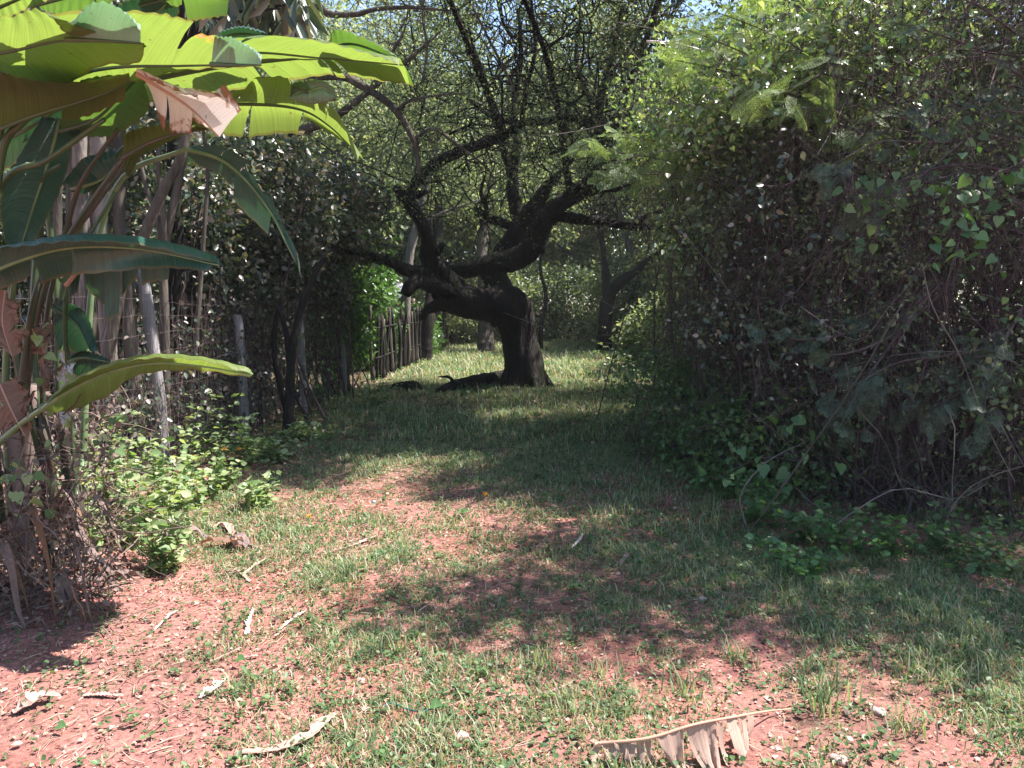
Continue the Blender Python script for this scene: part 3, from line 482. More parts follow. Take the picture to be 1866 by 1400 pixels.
# unseen tree added behind the thicket, crown shaped to shade the clearing
t = thing('added_shade_tree', 'unseen tree added behind the thicket, its high crown shaped to shade the right of the clearing', 'tree', (7.4, 8.4, 0)); g = np.random.default_rng(404); mb = MB()
bark_tube(mb, np.array([[7.4, 8.4, -.1], [7.3, 8.3, 2], [7.0, 8.2, 4.5], [6.6, 8, 6.2], [6.2, 7.6, 7.6]]), [.3, .24, .2, .14, .07], 12, rough=.12, sd=5)
cs = casters(5200, 2.8, 11.5, 3.4, 15)
for k in range(14):
    e = cs[g.integers(0, len(cs))]; bark_tube(mb, np.array([[6.9, 8.15, 4.6+.1*k], (np.array([6.9, 8.15, 5.6])+e)/2+[0, 0, .4], e]), [.09, .055, .02], 7, sd=k)
mb.build('trunk', M['bark'], t, smooth=True); mb = MB(); leafcloud(mb, cs, 30, .34, T_DIA, .07, .13, .6, g=g); mb.build('crown', M['canopy'], t)
# nearer trunks seen under the canopy
def simple_trunk(name, label, pts, rads, mat, group=None, twigs=0, lm=None, cat='tree', sides=12, rough=.08, seed=0, extra=[], crown=None):
    pts = np.array(pts); b = pts[0]; t = thing(name, label, cat, b, group); mb = MB(); bark_tube(mb, pts, rads, sides, rough=rough, sd=seed)
    for e, r in extra: bark_tube(mb, e, r, 8, rough=rough, sd=seed+3)
    mb.build('trunk', mat, t, smooth=True)
    if crown:
        g = np.random.default_rng(seed); c = np.array(crown[0])[None]+rnd_dirs(crown[2], g)*np.cbrt(g.uniform(0.15, 1, crown[2]))[:, None]*np.array(crown[1]); mb = MB()
        leafcloud(mb, c, crown[3], .35, T_DIA, crown[4]*.7, crown[4]*1.3, .35, g=g); mb.build('crown', lm, t)
    return t
def gp(px, py): return gnd(px, py)
simple_trunk('tree', 'small dark leaning tree right of the paling fence', [gp(772, 657), P(777, 620, 23), P(782, 570, 23), P(790, 500, 23.4), P(800, 400, 24), P(790, 250, 24)], [.26, .2, .17, .15, .12, .06], M['dkbark'], lm=M['far'], seed=41, crown=((-2.4, 24.5, 6.6), (2.2, 2, 2.2), 110, 50, .13))
simple_trunk('tree', 'short thick dark trunk just left of the kinked tree base', [gp(886, 642), P(885, 600, 27), P(884, 540, 27), P(880, 440, 27.5), P(900, 300, 28)], [.32, .27, .25, .2, .1], M['bark'], lm=M['far'], seed=42, crown=((-.6, 28, 7), (2.4, 2, 2.6), 120, 50, .15))
simple_trunk('tree', 'slender dark tree bending right at the far right edge of the clearing', [gp(1100, 634), P(1102, 600, 27), P(1108, 545, 27), P(1125, 520, 27), P(1165, 488, 26.6), P(1220, 440, 26), P(1290, 330, 25)], [.3, .24, .22, .2, .14, .1, .06], M['dkbark'], lm=M['fardk'], seed=43,
   extra=[(PP([(1106,560,27),(1104,510,27),(1100,460,27),(1085,380,27)]), [.18, .14, .1, .06])], crown=((5.5, 25.5, 6.5), (2.4, 2, 2.4), 120, 50, .14))
simple_trunk('tree', 'thin dark sapling right of the kinked tree', [gp(985, 640), P(986, 600, 26), P(995, 540, 26), P(985, 480, 26), P(1010, 400, 26)], [.09, .08, .07, .05, .04], M['dkbark'], lm=M['far'], seed=44, crown=((1.4, 26.5, 5.0), (1.3, 1.3, 1.6), 60, 40, .12))
simple_trunk('tree', 'pale bare branch tree glimpsed behind the left boughs', [P(735, 560, 21)-[0,0,1.4], P(745, 480, 21), P(770, 360, 21), P(800, 230, 21), P(790, 120, 20.5)], [.13, .12, .1, .08, .05], M['palebark'], lm=M['far'], seed=45,
   extra=[(PP([(760,420,21),(800,392,20.6),(870,365,20)]), [.07, .05, .02]), (PP([(775,350,21),(740,290,20.5),(715,250,20)]), [.06, .04, .02])], crown=((-2.8, 21, 7.5), (2.2, 1.8, 1.8), 110, 50, .11))
# the tree beyond the fence whose boughs cross the top left
t = thing('overhanging_tree', 'tree beyond the fence whose bare dark boughs cross above the hedge shrubs', 'tree', (-4.6, 11.5, 0)); mb = MB()
bark_tube(mb, np.array([[-4.6, 11.5, -.1], [-4.7, 11.3, 1.5], [-4.4, 11.2, 3.2], [-4.7, 11, 5.2], [-4.6, 11, 7]]), [.2, .16, .14, .11, .06], 12, sd=9)
for k, (l, r) in enumerate([([(470,250,11.2),(540,160,11),(612,138,11),(674,165,11),(722,202,11),(753,254,11),(761,291,11),(764,322,11)], [.09,.07,.055,.055,.05,.045,.03,.02]),
    ([(480,260,11),(560,235,11),(606,216,11),(640,192,11),(662,174,11),(690,150,11),(716,128,11),(748,106,11),(800,60,11)], [.07,.06,.055,.05,.045,.05,.04,.03,.015]),
    ([(500,90,11),(571,14,10.6),(600,26,10.6),(650,26,10.6),(684,17,10.6),(743,14,10.6),(820,20,10.6)], [.06,.05,.045,.035,.03,.025,.012]),
    ([(722,202,11),(745,185,10.8),(790,175,10.6),(850,170,10.4)], [.025,.02,.015,.008]), ([(753,254,11),(790,235,11),(830,262,11),(880,300,11),(905,330,11)], [.025,.025,.02,.015,.008]),
    ([(770,150,10.8),(778,90,10.8),(770,30,10.8),(775,-20,10.8)], [.02,.018,.014,.01]), ([(674,165,11),(700,120,11),(735,60,11),(745,10,11)], [.03,.02,.015,.01]),
    ([(860,10,10.5),(900,90,10.8),(935,160,11),(945,200,11)], [.012,.018,.014,.008])]):
    bark_tube(mb, PP(l), r, 8, rough=.12, sd=50+k)
g = np.random.default_rng(77); n = 260; st = PP([(g.uniform(560, 1000), g.uniform(-50, 330), g.uniform(10, 12)) for _ in range(n)]); dr = unit(rnd_dirs(n, g)+[0, 0, -.3])*g.uniform(.3, 1.1, n)[:, None]
pt = st[:, None]+dr[:, None]*u+np.cumsum(g.normal(size=(n, K, 3))*.035, 1); tubes(mb, pt, g.uniform(.003, .008, n)[:, None]*np.linspace(1, .5, K)[None], 3)
mb.build('trunk', M['bark'], t, smooth=True)
mb = MB(); c = PP([(g.uniform(520, 900), g.uniform(-150, 240), g.uniform(10.5, 13)) for _ in range(330)]); leafcloud(mb, c, 18, .2, T_DIA, .03, .06, .3, g=g); mb.build('crown', M['canopy'], t)

# ------------------------------------------------------------------ shrubs
def shrub(name, label, cat, ells, ncl, per, crad, tpl, ls, lm, stems, sm, seed, group=None, base=None, low=0, gap=-.4, sr=(.008, .03), shell=.35):
    """ells: list of (centre, radii); foliage clumps fill the outer part of each"""
    g = np.random.default_rng(seed); e0 = ells[0][0]; base = base or (e0[0], e0[1]); b = np.array([base[0], base[1], float(hgt(*base))])
    t = thing(name, label, cat, b, group); vol = np.array([r[0]*r[1]*r[2] for _, r in ells]); vol = vol**.67/np.sum(vol**.67); cs = []
    for (c, r), f in zip(ells, vol):
        k = int(ncl*f*1.6); d = rnd_dirs(k, g)*(shell+(1-shell)*g.uniform(0, 1, k)**.5)[:, None]; p = np.array(c)+d*np.array(r)*(1+.12*noise2(d[:, 0]*3, d[:, 2]*3+d[:, 1], 2, seed))[:, None]
        cs.append(p)
    cs = np.concatenate(cs); cs = cs[(cs[:, 2] > low) & (noise2(cs[:, 0]+cs[:, 1]*.4, cs[:, 2]*1.2+cs[:, 1]*.3, 4.2, seed+5) > gap)][:ncl]
    mb = MB(); leafcloud(mb, cs, per, crad, tpl, ls*.65, ls*1.35, .3, g=g); mb.build('foliage', lm, t)
    mb = MB(); tgt = cs[g.integers(0, len(cs), stems)]; s0 = b+np.concatenate([g.normal(size=(stems, 2))*np.array([ells[0][1][0], ells[0][1][1]])*.35, np.full((stems, 1), -.03)], 1)
    K = 9; uu = np.linspace(0, 1, K)[None, :, None]; mid = (s0+tgt)/2+g.normal(size=(stems, 3))*.2; mid[:, 2] = s0[:, 2]+(tgt[:, 2]-s0[:, 2])*.62
    pth = (1-uu)**2*s0[:, None]+2*uu*(1-uu)*mid[:, None]+uu**2*tgt[:, None]+np.cumsum(g.normal(size=(stems, K, 3))*.012, 1)
    tubes(mb, pth, g.uniform(sr[0], sr[1], stems)[:, None]*np.linspace(1, .25, K)[None], 5); mb.build('stems', sm, t, smooth=True)
    return t
GH = 'hedge shrubs behind the wire fence'
shrub('hedge_shrub', 'glossy small-leaved shrub behind the nearest fence post', 'shrub', [((-4.3, 9.0, 2.6), (1.0, 1.2, 1.3)), ((-4.6, 8.7, 1.3), (.7, .9, .9))], 620, 17, .2, T_OVAL, .085, M['hedge'], 40, M['twig'], 101, GH, (-4.3, 9.0), .3)
shrub('hedge_shrub', 'densest glossy shrub of the hedge with whitish glinting leaves behind the second post', 'shrub', [((-3.5, 11, 3.0), (.95, 1.2, 1.15)), ((-3.8, 10.6, 2.0), (.7, 1.0, .7)), ((-3.9, 11, 1.1), (.5, 1.3, .7))], 900, 17, .2, T_OVAL, .085, M['hedge'], 40, M['twig'], 102, GH, (-3.7, 10.9), .4)
shrub('hedge_shrub', 'glossy shrub leaning over the third fence post', 'shrub', [((-3.1, 13.2, 3.1), (1.0, 1.2, 1.0)), ((-3.5, 13, 2.1), (.7, 1, .8)), ((-3.7, 13, 1.0), (.4, 1.2, .7))], 700, 17, .22, T_OVAL, .09, M['hedge'], 36, M['twig'], 103, GH, (-3.4, 13.2), .4)
shrub('hedge_shrub', 'bright green translucent shrub at the end of the wire fence', 'shrub', [((-3.35, 14.6, 1.75), (.6, .9, .85)), ((-3.2, 14.8, .9), (.45, .6, .6))], 260, 26, .22, T_OVAL, .10, M['bright'], 30, M['twig'], 104, GH, (-3.3, 14.6), .15)
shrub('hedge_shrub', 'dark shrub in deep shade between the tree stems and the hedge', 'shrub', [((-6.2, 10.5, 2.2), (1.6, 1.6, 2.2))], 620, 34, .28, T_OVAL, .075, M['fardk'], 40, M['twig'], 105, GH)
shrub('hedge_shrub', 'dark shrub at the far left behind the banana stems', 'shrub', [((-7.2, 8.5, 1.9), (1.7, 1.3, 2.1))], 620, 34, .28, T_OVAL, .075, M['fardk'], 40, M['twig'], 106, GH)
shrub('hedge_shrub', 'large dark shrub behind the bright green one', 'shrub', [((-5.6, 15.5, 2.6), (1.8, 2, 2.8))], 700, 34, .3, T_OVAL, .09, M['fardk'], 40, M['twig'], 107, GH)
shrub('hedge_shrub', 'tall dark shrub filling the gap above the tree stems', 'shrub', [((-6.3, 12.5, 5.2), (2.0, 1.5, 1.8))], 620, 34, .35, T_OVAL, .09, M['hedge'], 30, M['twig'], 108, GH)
# low understory at the end of the clearing
GU = 'low bushes closing the end of the clearing'
for k, (x, y, rx, rz, m, lb) in enumerate([(-4.2, 29, 2.0, 1.8, 'far', 'low sunlit bush left of the small leaning tree'), (-1.2, 31, 2.2, 1.9, 'far', 'low bush behind the short thick trunk'), (1.8, 32, 2.2, 2.0, 'fardk', 'low dark bush right behind the kinked tree'),
     (4.6, 30, 1.8, 2.0, 'far', 'rounded bush behind the slender bent tree'), (7.2, 27, 2.4, 2.4, 'far', 'broad green bush joining the thicket'), (4.5, 20.5, 1.6, 1.0, 'far', 'low sunlit bush at the foot of the thicket far side'),
     (-3.2, 24.6, .6, .9, 'bright', 'small sunlit bush beside the shed'), (-3.9, 20.0, .8, 2.1, 'bright', 'lit bush hiding the left part of the shed'), (-7.5, 29, 2.2, 2.2, 'fardk', 'dark bush behind the shed')]):
    shrub('understory_bush', lb, 'bush', [((x, y, rz*.75), (rx, 1.4, rz))], 360, 34, .32, T_DIA, .15, M[m], 20, M['dkbark'], 120+k, GU, None, 0)

# ------------------------------------------------------------------ right hand thicket
GT = 'shrubs of the right hand thicket'
def tangle(name, label, ells, seed, ncl, per, ls, lm, nst, ntw, base, group=GT, gap=-.4, crad=.22, low=0.02):
    t = shrub(name, label, 'shrub', ells, ncl, per, crad, T_DIA, ls, lm, 40, M['twig'], seed, group, base, low, gap, (.006, .022))
    g = np.random.default_rng(seed+900); b = np.array(t.location); mb = MB()
    # long arching canes that fall back to the ground
    s0 = b+np.concatenate([g.normal(size=(nst, 2))*[.7, .6], np.zeros((nst, 1))], 1)
    k = g.integers(0, len(ells), nst); C = np.array([e[0] for e in ells])[k]; Rr = np.array([e[1] for e in ells])[k]; dd = rnd_dirs(nst, g); dd[:, 1] = -abs(dd[:, 1])*.8+.1
    tip = C+dd*Rr*1.06; K = 12; uu = np.linspace(0, 1, K)[None, :, None]; mid = (s0+tip)/2; mid[:, 2] += g.uniform(.2, 1.5, nst); mid += g.normal(size=(nst, 3))*.6
    pth = (1-uu)**2*s0[:, None]+2*uu*(1-uu)*mid[:, None]+uu**2*tip[:, None]+np.cumsum(g.normal(size=(nst, K, 3))*.03, 1)
    h2 = nst//3; m2 = nst-h2; kk = g.integers(0, len(ells), m2); C2 = np.array([e[0] for e in ells])[kk]; R2 = np.array([e[1] for e in ells])[kk]
    A2 = C2+rnd_dirs(m2, g)*R2*g.uniform(.5, 1.05, m2)[:, None]; B2 = C2+rnd_dirs(m2, g)*R2*1.1; B2[:, 2] -= .3; M2 = (A2+B2)/2+g.normal(size=(m2, 3))*.3+[0, -.15, .25]
    pth[h2:] = (1-uu)**2*A2[:, None]+2*uu*(1-uu)*M2[:, None]+uu**2*B2[:, None]+np.cumsum(g.normal(size=(m2, K, 3))*.03, 1); pth[..., 2] = np.maximum(pth[..., 2], .0)
    tubes(mb, pth, g.uniform(.0025, .009, nst)[:, None]*np.linspace(1, .35, K)[None], 4)
    # fine dead twigs branching every way
    q = pth[g.integers(0, nst, ntw), g.integers(3, K, ntw)]; q2 = C[g.integers(0, nst, ntw//2)]*0; d = unit(rnd_dirs(ntw, g)+np.array([-.1, -.2, -.25]))*g.uniform(.15, .8, ntw)[:, None]
    K2 = 6; u2 = np.linspace(0, 1, K2)[None, :, None]; p2_ = q[:, None]+d[:, None]*u2+np.cumsum(g.normal(size=(ntw, K2, 3))*.022, 1)+np.array([0, 0, -.18])*u2**2
    tubes(mb, p2_, g.uniform(.0012, .0042, ntw)[:, None]*np.linspace(1, .5, K2)[None], 3)
    p2_[..., 2] = np.maximum(p2_[..., 2], .02)
    mb.build('dead_canes', M['twig'], t)
    mp_ = 34; A3 = C[g.integers(0, nst, mp_)]+rnd_dirs(mp_, g)*np.array(ells[0][1])*.8; A3[:, 1] -= .25; B3 = A3+unit(rnd_dirs(mp_, g)*[1, .3, .8]+[0, -.2, -.2])*g.uniform(.6, 1.8, mp_)[:, None]; M3 = (A3+B3)/2+rnd_dirs(mp_, g)*.2
    p3 = (1-uu)**2*A3[:, None]+2*uu*(1-uu)*M3[:, None]+uu**2*B3[:, None]; p3[..., 2] = np.maximum(p3[..., 2], .02); mb = MB(); tubes(mb, p3, g.uniform(.0025, .006, mp_)[:, None]*np.linspace(1, .5, K)[None], 4); mb.build('pale_canes', M['palebark'], t); return t
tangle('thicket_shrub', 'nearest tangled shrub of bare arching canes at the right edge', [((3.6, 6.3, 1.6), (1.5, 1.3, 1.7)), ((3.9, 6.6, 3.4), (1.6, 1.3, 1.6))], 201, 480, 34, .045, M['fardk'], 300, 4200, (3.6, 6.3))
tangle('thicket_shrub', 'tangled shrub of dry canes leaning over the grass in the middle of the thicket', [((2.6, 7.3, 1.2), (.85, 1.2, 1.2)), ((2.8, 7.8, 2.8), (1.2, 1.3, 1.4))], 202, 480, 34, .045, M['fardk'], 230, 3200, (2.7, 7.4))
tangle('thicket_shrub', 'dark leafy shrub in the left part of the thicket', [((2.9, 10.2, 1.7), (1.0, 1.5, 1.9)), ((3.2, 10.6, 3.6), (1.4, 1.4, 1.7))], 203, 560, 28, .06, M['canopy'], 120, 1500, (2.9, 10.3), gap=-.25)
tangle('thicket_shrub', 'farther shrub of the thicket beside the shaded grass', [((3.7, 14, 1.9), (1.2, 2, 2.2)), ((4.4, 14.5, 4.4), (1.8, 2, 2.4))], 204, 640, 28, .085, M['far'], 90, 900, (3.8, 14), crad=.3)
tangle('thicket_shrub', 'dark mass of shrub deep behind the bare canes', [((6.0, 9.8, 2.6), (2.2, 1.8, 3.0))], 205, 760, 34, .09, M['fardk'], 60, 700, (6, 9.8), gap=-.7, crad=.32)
tangle('thicket_shrub', 'tall shrub rising behind the top of the thicket', [((4.9, 9.4, 5.4), (2.4, 1.8, 1.6)), ((2.6, 11.5, 5.6), (1.4, 1.5, 1.5))], 206, 760, 34, .075, M['canopy'], 60, 900, (4.9, 9.6), gap=-.6, crad=.3)
tangle('thicket_shrub', 'leafy shrub far behind the thicket on the right', [((5.6, 18.5, 2.6), (1.9, 2, 3))], 207, 620, 30, .11, M['far'], 60, 500, (5.6, 18.5), crad=.34)
tangle('thicket_shrub', 'bare tangled shrub just outside the right of the nearest canes', [((5.3, 6.6, 2.2), (1.6, 1.4, 2.4))], 208, 420, 28, .06, M['fardk'], 140, 1500, (5.3, 6.6))

tangle('thicket_shrub', 'sunlit leafy shrub crowning the left shoulder of the thicket', [((2.2, 7.6, 3.5), (1.1, .9, .75)), ((2.3, 8.0, 3.3), (.7, .8, .5)), ((3.2, 7.2, 4.1), (1.1, .9, .6))], 209, 560, 30, .06, M['sunny'], 60, 900, (2.6, 8.0), gap=-.35, low=2.0)
tangle('thicket_shrub', 'low leafy shrub spilling onto the shaded grass at the left foot of the thicket', [((2.1, 8.2, .55), (.75, 1.4, .6)), ((2.2, 6.7, .4), (.75, .9, .5)), ((1.9, 9.8, .7), (.7, 1.2, .8))], 210, 420, 22, .06, M['herb'], 20, 300, (2.2, 7.6), gap=-.5)
# feathery acacia branches
def frond_template(np_=12, nl=10):
    mb = MB(); 
    for i in range(np_):
        y = .12+.86*i/np_; ln = .34*math.sin(math.pi*min(1, (.25+.72*i/np_)))**.6+.03
        for s in (-1, 1):
            dx = np.array([s*math.cos(.45), math.sin(.45), -.12]); 
            for j in range(nl):
                c = np.array([0, y, 0])+dx*ln*(j+.8)/nl; perp = np.array([-dx[1]*s, dx[0]*s, 0])*.026
                a = dx*.0095
                for q in (-1, 1):
                    e = c+perp*q+dx*.006; mb.add([c-a*.8, c+a*.8, e+a*.9, e-a*.3], [[0, 1, 2, 3]])
    mb.add([[-.006, 0, 0], [.006, 0, 0], [.003, 1, -.02], [-.003, 1, -.02]], [[0, 1, 2, 3]])
    V = np.concatenate(mb.v); V[:, 2] -= .3*V[:, 1]**2+.5*V[:, 0]**2
    return V, np.concatenate(mb.l).reshape(-1, 4)
T_FROND = frond_template()
def feather(name, label, branches, seed, nf, size, mat, group, spread=.22):
    g = np.random.default_rng(seed); t = thing(name, label, 'branch' if 'branch' in name else 'shrub', branches[0][0], group); mb = MB(); mf = MB()
    for k, pts in enumerate(branches):
        pth = catmull(pts, 16); bark_tube(mb, pts, np.linspace(.014, .003, len(pts)), 6, rough=.05, sd=seed+k)
        m = nf; i = g.integers(4, 16, m); T = unit(np.gradient(pth, axis=0))[i]; ax = unit(T*.7+rnd_dirs(m, g)*[1, 1, .35]+[0, 0, -.05])
        st = pth[i]+g.normal(size=(m, 3))*spread*.3
        scatter(mf, T_FROND, st, ax, np.array([.35, -.15, .9])+rnd_dirs(m, g)*.45, g.uniform(.6, 1.15, m)*size)
    mb.build('stems', M['twig'], t, smooth=True); mf.build('fronds', mat, t); return t
GF = 'feathery acacia boughs over the thicket'
feather('acacia_bough', 'sunlit feathery bough reaching farthest left beside the kinked tree', [PP([(1500,420,8.2),(1330,330,7.8),(1200,290,7.4),(1100,275,7.1)]), PP([(1450,400,8),(1320,340,7.8),(1230,320,7.4),(1110,318,7.2)]), PP([(1500,380,8),(1350,280,7.6),(1220,262,7.3),(1110,240,7.2)])], 301, 24, .33, M['fern'], GF)
feather('acacia_bough', 'sunlit feathery bough at the top of the thicket', [PP([(1650,300,7.6),(1480,160,7.2),(1340,90,6.9),(1240,50,6.7)]), PP([(1620,240,7.4),(1500,120,7),(1400,60,6.8),(1300,20,6.7)]), PP([(1550,260,7.4),(1420,170,7),(1320,130,6.9),(1230,110,6.8)]), PP([(1640,120,7.2),(1540,60,7),(1450,10,6.8),(1350,-30,6.7)])], 302, 28, .32, M['fern'], GF)
feather('acacia_bough', 'feathery bough hanging across the middle of the thicket', [PP([(1700,100,7),(1560,150,6.6),(1500,200,6.3),(1440,190,6.1)]), PP([(1700,160,6.8),(1620,190,6.4),(1590,220,6.2),(1560,260,6)]), PP([(1650,90,6.8),(1540,110,6.4),(1470,150,6.1),(1380,180,6)])], 303, 15, .28, M['fern'], GF)
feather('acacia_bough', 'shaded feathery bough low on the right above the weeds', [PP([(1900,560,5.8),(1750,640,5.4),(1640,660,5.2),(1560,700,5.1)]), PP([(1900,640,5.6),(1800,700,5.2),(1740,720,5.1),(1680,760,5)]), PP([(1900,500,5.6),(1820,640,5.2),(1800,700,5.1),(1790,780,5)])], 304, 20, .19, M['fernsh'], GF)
feather('acacia_bough', 'shade-toned feathery bough drooping over the middle of the hollow', [PP([(1750,500,5.7),(1640,600,5.5),(1560,640,5.3),(1480,650,5.2)]), PP([(1700,520,5.6),(1600,660,5.4),(1560,720,5.2),(1530,780,5.1)]), PP([(1650,520,5.7),(1560,600,5.5),(1460,620,5.4),(1400,600,5.3)])], 306, 18, .17, M['fernsh'], GF)
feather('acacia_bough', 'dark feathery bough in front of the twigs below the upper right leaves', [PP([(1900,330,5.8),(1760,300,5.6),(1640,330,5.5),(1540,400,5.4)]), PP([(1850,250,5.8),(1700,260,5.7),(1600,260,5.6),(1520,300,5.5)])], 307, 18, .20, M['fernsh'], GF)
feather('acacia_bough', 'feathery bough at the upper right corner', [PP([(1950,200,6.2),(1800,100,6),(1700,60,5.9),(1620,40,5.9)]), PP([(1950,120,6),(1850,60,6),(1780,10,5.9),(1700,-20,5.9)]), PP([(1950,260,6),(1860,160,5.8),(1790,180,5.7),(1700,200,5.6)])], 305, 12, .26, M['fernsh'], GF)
# leafy climbers
def climber(name, label, vines, seed, nl, ls, mat, group, jit=.08, tpl=T_HEART):
    g = np.random.default_rng(seed); t = thing(name, label, 'vine', vines[0][0], group); mb = MB(); ml = MB()
    for k, v in enumerate(vines):
        pth = catmull(v, 20)+np.cumsum(g.normal(size=(20, 3))*.006, 0); tubes(mb, pth[None], np.linspace(.0045, .0018, 20)[None], 4)
        i = g.integers(0, 20, nl); p = pth[i]+g.normal(size=(nl, 3))*jit; ax = unit(rnd_dirs(nl, g)*[1, 1, .5]+[0, -.2, -.7]); nr = unit(rnd_dirs(nl, g)*.8+[-.1, -.5, .9])
        scatter(ml, tpl, p, ax, nr, g.uniform(.6, 1.2, nl)*ls)
        tubes(mb, np.stack([pth[i], (pth[i]+p)/2+[0, 0, .01], p], 1), .0011, 3)
    mb.build('stem', M['twig'], t, smooth=True); ml.build('leaves', mat, t); return t
GV = 'climbing vines on the thicket'
climber('vine', 'bright heart-leaved vine trailing at the right of the thicket', [PP([(1900,280,4.9),(1800,330,4.8),(1720,420,4.8),(1710,470,4.7)]), PP([(1760,300,4.9),(1735,380,4.8),(1740,440,4.7),(1790,470,4.7)]), PP([(1860,300,4.9),(1790,360,4.8),(1790,420,4.7),(1760,400,4.7)]), PP([(1900,330,4.8),(1840,310,4.8),(1800,340,4.7),(1800,400,4.7)])], 401, 22, .075, M['vine'], GV)
climber('vine', 'dull heart-leaved vine left of the brightest one', [PP([(1800,300,5.3),(1680,330,5.2),(1600,370,5.1),(1560,350,5.1)]), PP([(1750,260,5.3),(1650,350,5.2),(1600,420,5.1),(1590,460,5.1)]), PP([(1700,360,5.2),(1620,350,5.1),(1540,340,5.1)])], 402, 16, .07, M['herb'], GV)
climber('vine', 'shaded vine with broad leaves low at the left foot of the thicket', [PP([(1600,900,5.5),(1500,800,5.5),(1450,770,5.5),(1400,790,5.4)]), PP([(1500,930,5.4),(1440,880,5.4),(1420,900,5.3),(1400,930,5.3)]), PP([(1480,820,5.5),(1370,840,5.5),(1330,860,5.5),(1290,870,5.5)])], 403, 8, .095, M['vine'], GV)
climber('vine', 'glossy vine draped over the sunlit top of the thicket', [PP([(1750,60,6.6),(1600,90,6.5),(1500,70,6.4),(1380,110,6.4)]), PP([(1700,20,6.6),(1560,60,6.4),(1500,110,6.4),(1560,130,6.3)]), PP([(1600,20,6.5),(1500,20,6.4),(1420,50,6.4),(1330,140,6.5)]), PP([(1550,100,6.5),(1450,110,6.5),(1340,180,6.6),(1250,190,6.8)]), PP([(1520,160,6.6),(1400,200,6.6),(1300,240,6.8),(1190,240,7)]), PP([(1500,0,6.4),(1560,80,6.3),(1650,140,6.2),(1690,160,6.2)])], 404, 110, .07, M['sunny'], GV, .13)
climber('vine', 'sunlit climber hanging down beside the dark right bough', [PP([(1400,150,7.3),(1320,200,7.3),(1260,240,7.4),(1240,330,7.4)]), PP([(1450,170,7.2),(1380,230,7.2),(1330,300,7.3),(1320,400,7.4)]), PP([(1300,120,7.4),(1230,180,7.4),(1200,210,7.5),(1200,250,7.5)]), PP([(1500,200,7.1),(1450,260,7.1),(1420,330,7.2)])], 405, 110, .055, M['sunny'], GV, .14)
climber('vine', 'sparse vine with white-glinting leaves at the right edge', [PP([(1900,540,4.9),(1850,570,4.8),(1800,590,4.8)]), PP([(1900,420,4.9),(1860,500,4.8),(1840,560,4.8)])], 406, 12, .05, M['vine'], GV)
climber('vine', 'thin vine with scattered leaves over the upper right', [PP([(1900,130,5.6),(1760,110,5.6),(1700,180,5.5),(1690,250,5.5)]), PP([(1860,0,5.8),(1740,100,5.6),(1640,120,5.6)]), PP([(1880,200,5.4),(1800,210,5.4),(1760,300,5.3)])], 407, 14, .07, M['herb'], GV)
climber('vine', 'small-leaved vine speckled over the dark middle of the thicket', [PP([(1600,330,6.3),(1500,420,6.2),(1380,480,6.1),(1300,560,6.2)]), PP([(1650,420,5.9),(1560,520,5.8),(1450,600,5.8),(1400,700,5.8)]), PP([(1500,300,6.4),(1400,360,6.4),(1320,420,6.5),(1260,520,6.7)]), PP([(1700,520,5.4),(1620,600,5.4),(1540,640,5.5),(1480,720,5.6)]), PP([(1420,250,6.6),(1350,350,6.6),(1290,480,6.7),(1250,620,6.8)])], 408, 70, .045, M['hedge'], GV, .16, T_OVAL)
for k, (px, py, d, rr_, nl_, ls_, m_, lb) in enumerate([(1330,600,6.3,.4,90,.05,'hedge','dull leafy tuft at the left face of the thicket'),(1420,350,6.2,.4,110,.055,'hedge','leafy tuft hanging under the sunlit shoulder'),(1260,420,7.0,.4,160,.05,'canopy','pale leafy tuft beside the tip of the gnarled tree bough'),(1820,700,4.9,.28,60,.05,'fardk','shaded leafy tuft at the right edge')]):
    g = np.random.default_rng(900+k); c = P(px, py, d); t = thing('leafy_branch', lb, 'branch', c, 'leafy tufts hanging in the thicket'); root = c+np.array([.35, .9, -.5]); mb = MB()
    e = c+g.normal(size=(14, 3))*rr_*np.array([.6, .45, .5]); K = 6; uu = np.linspace(0, 1, K)[None, :, None]; md = (root+e)/2+[0, 0, .2]; tubes(mb, (1-uu)**2*root+2*uu*(1-uu)*md[:, None]+uu**2*e[:, None], np.linspace(.007, .002, K)[None], 4); mb.build('stems', M['twig'], t)
    mb = MB(); leafcloud(mb, e, nl_//6, rr_*.55, T_OVAL, ls_*.6, ls_*1.4, .4, g=g); mb.build('leaves', M[m_], t)
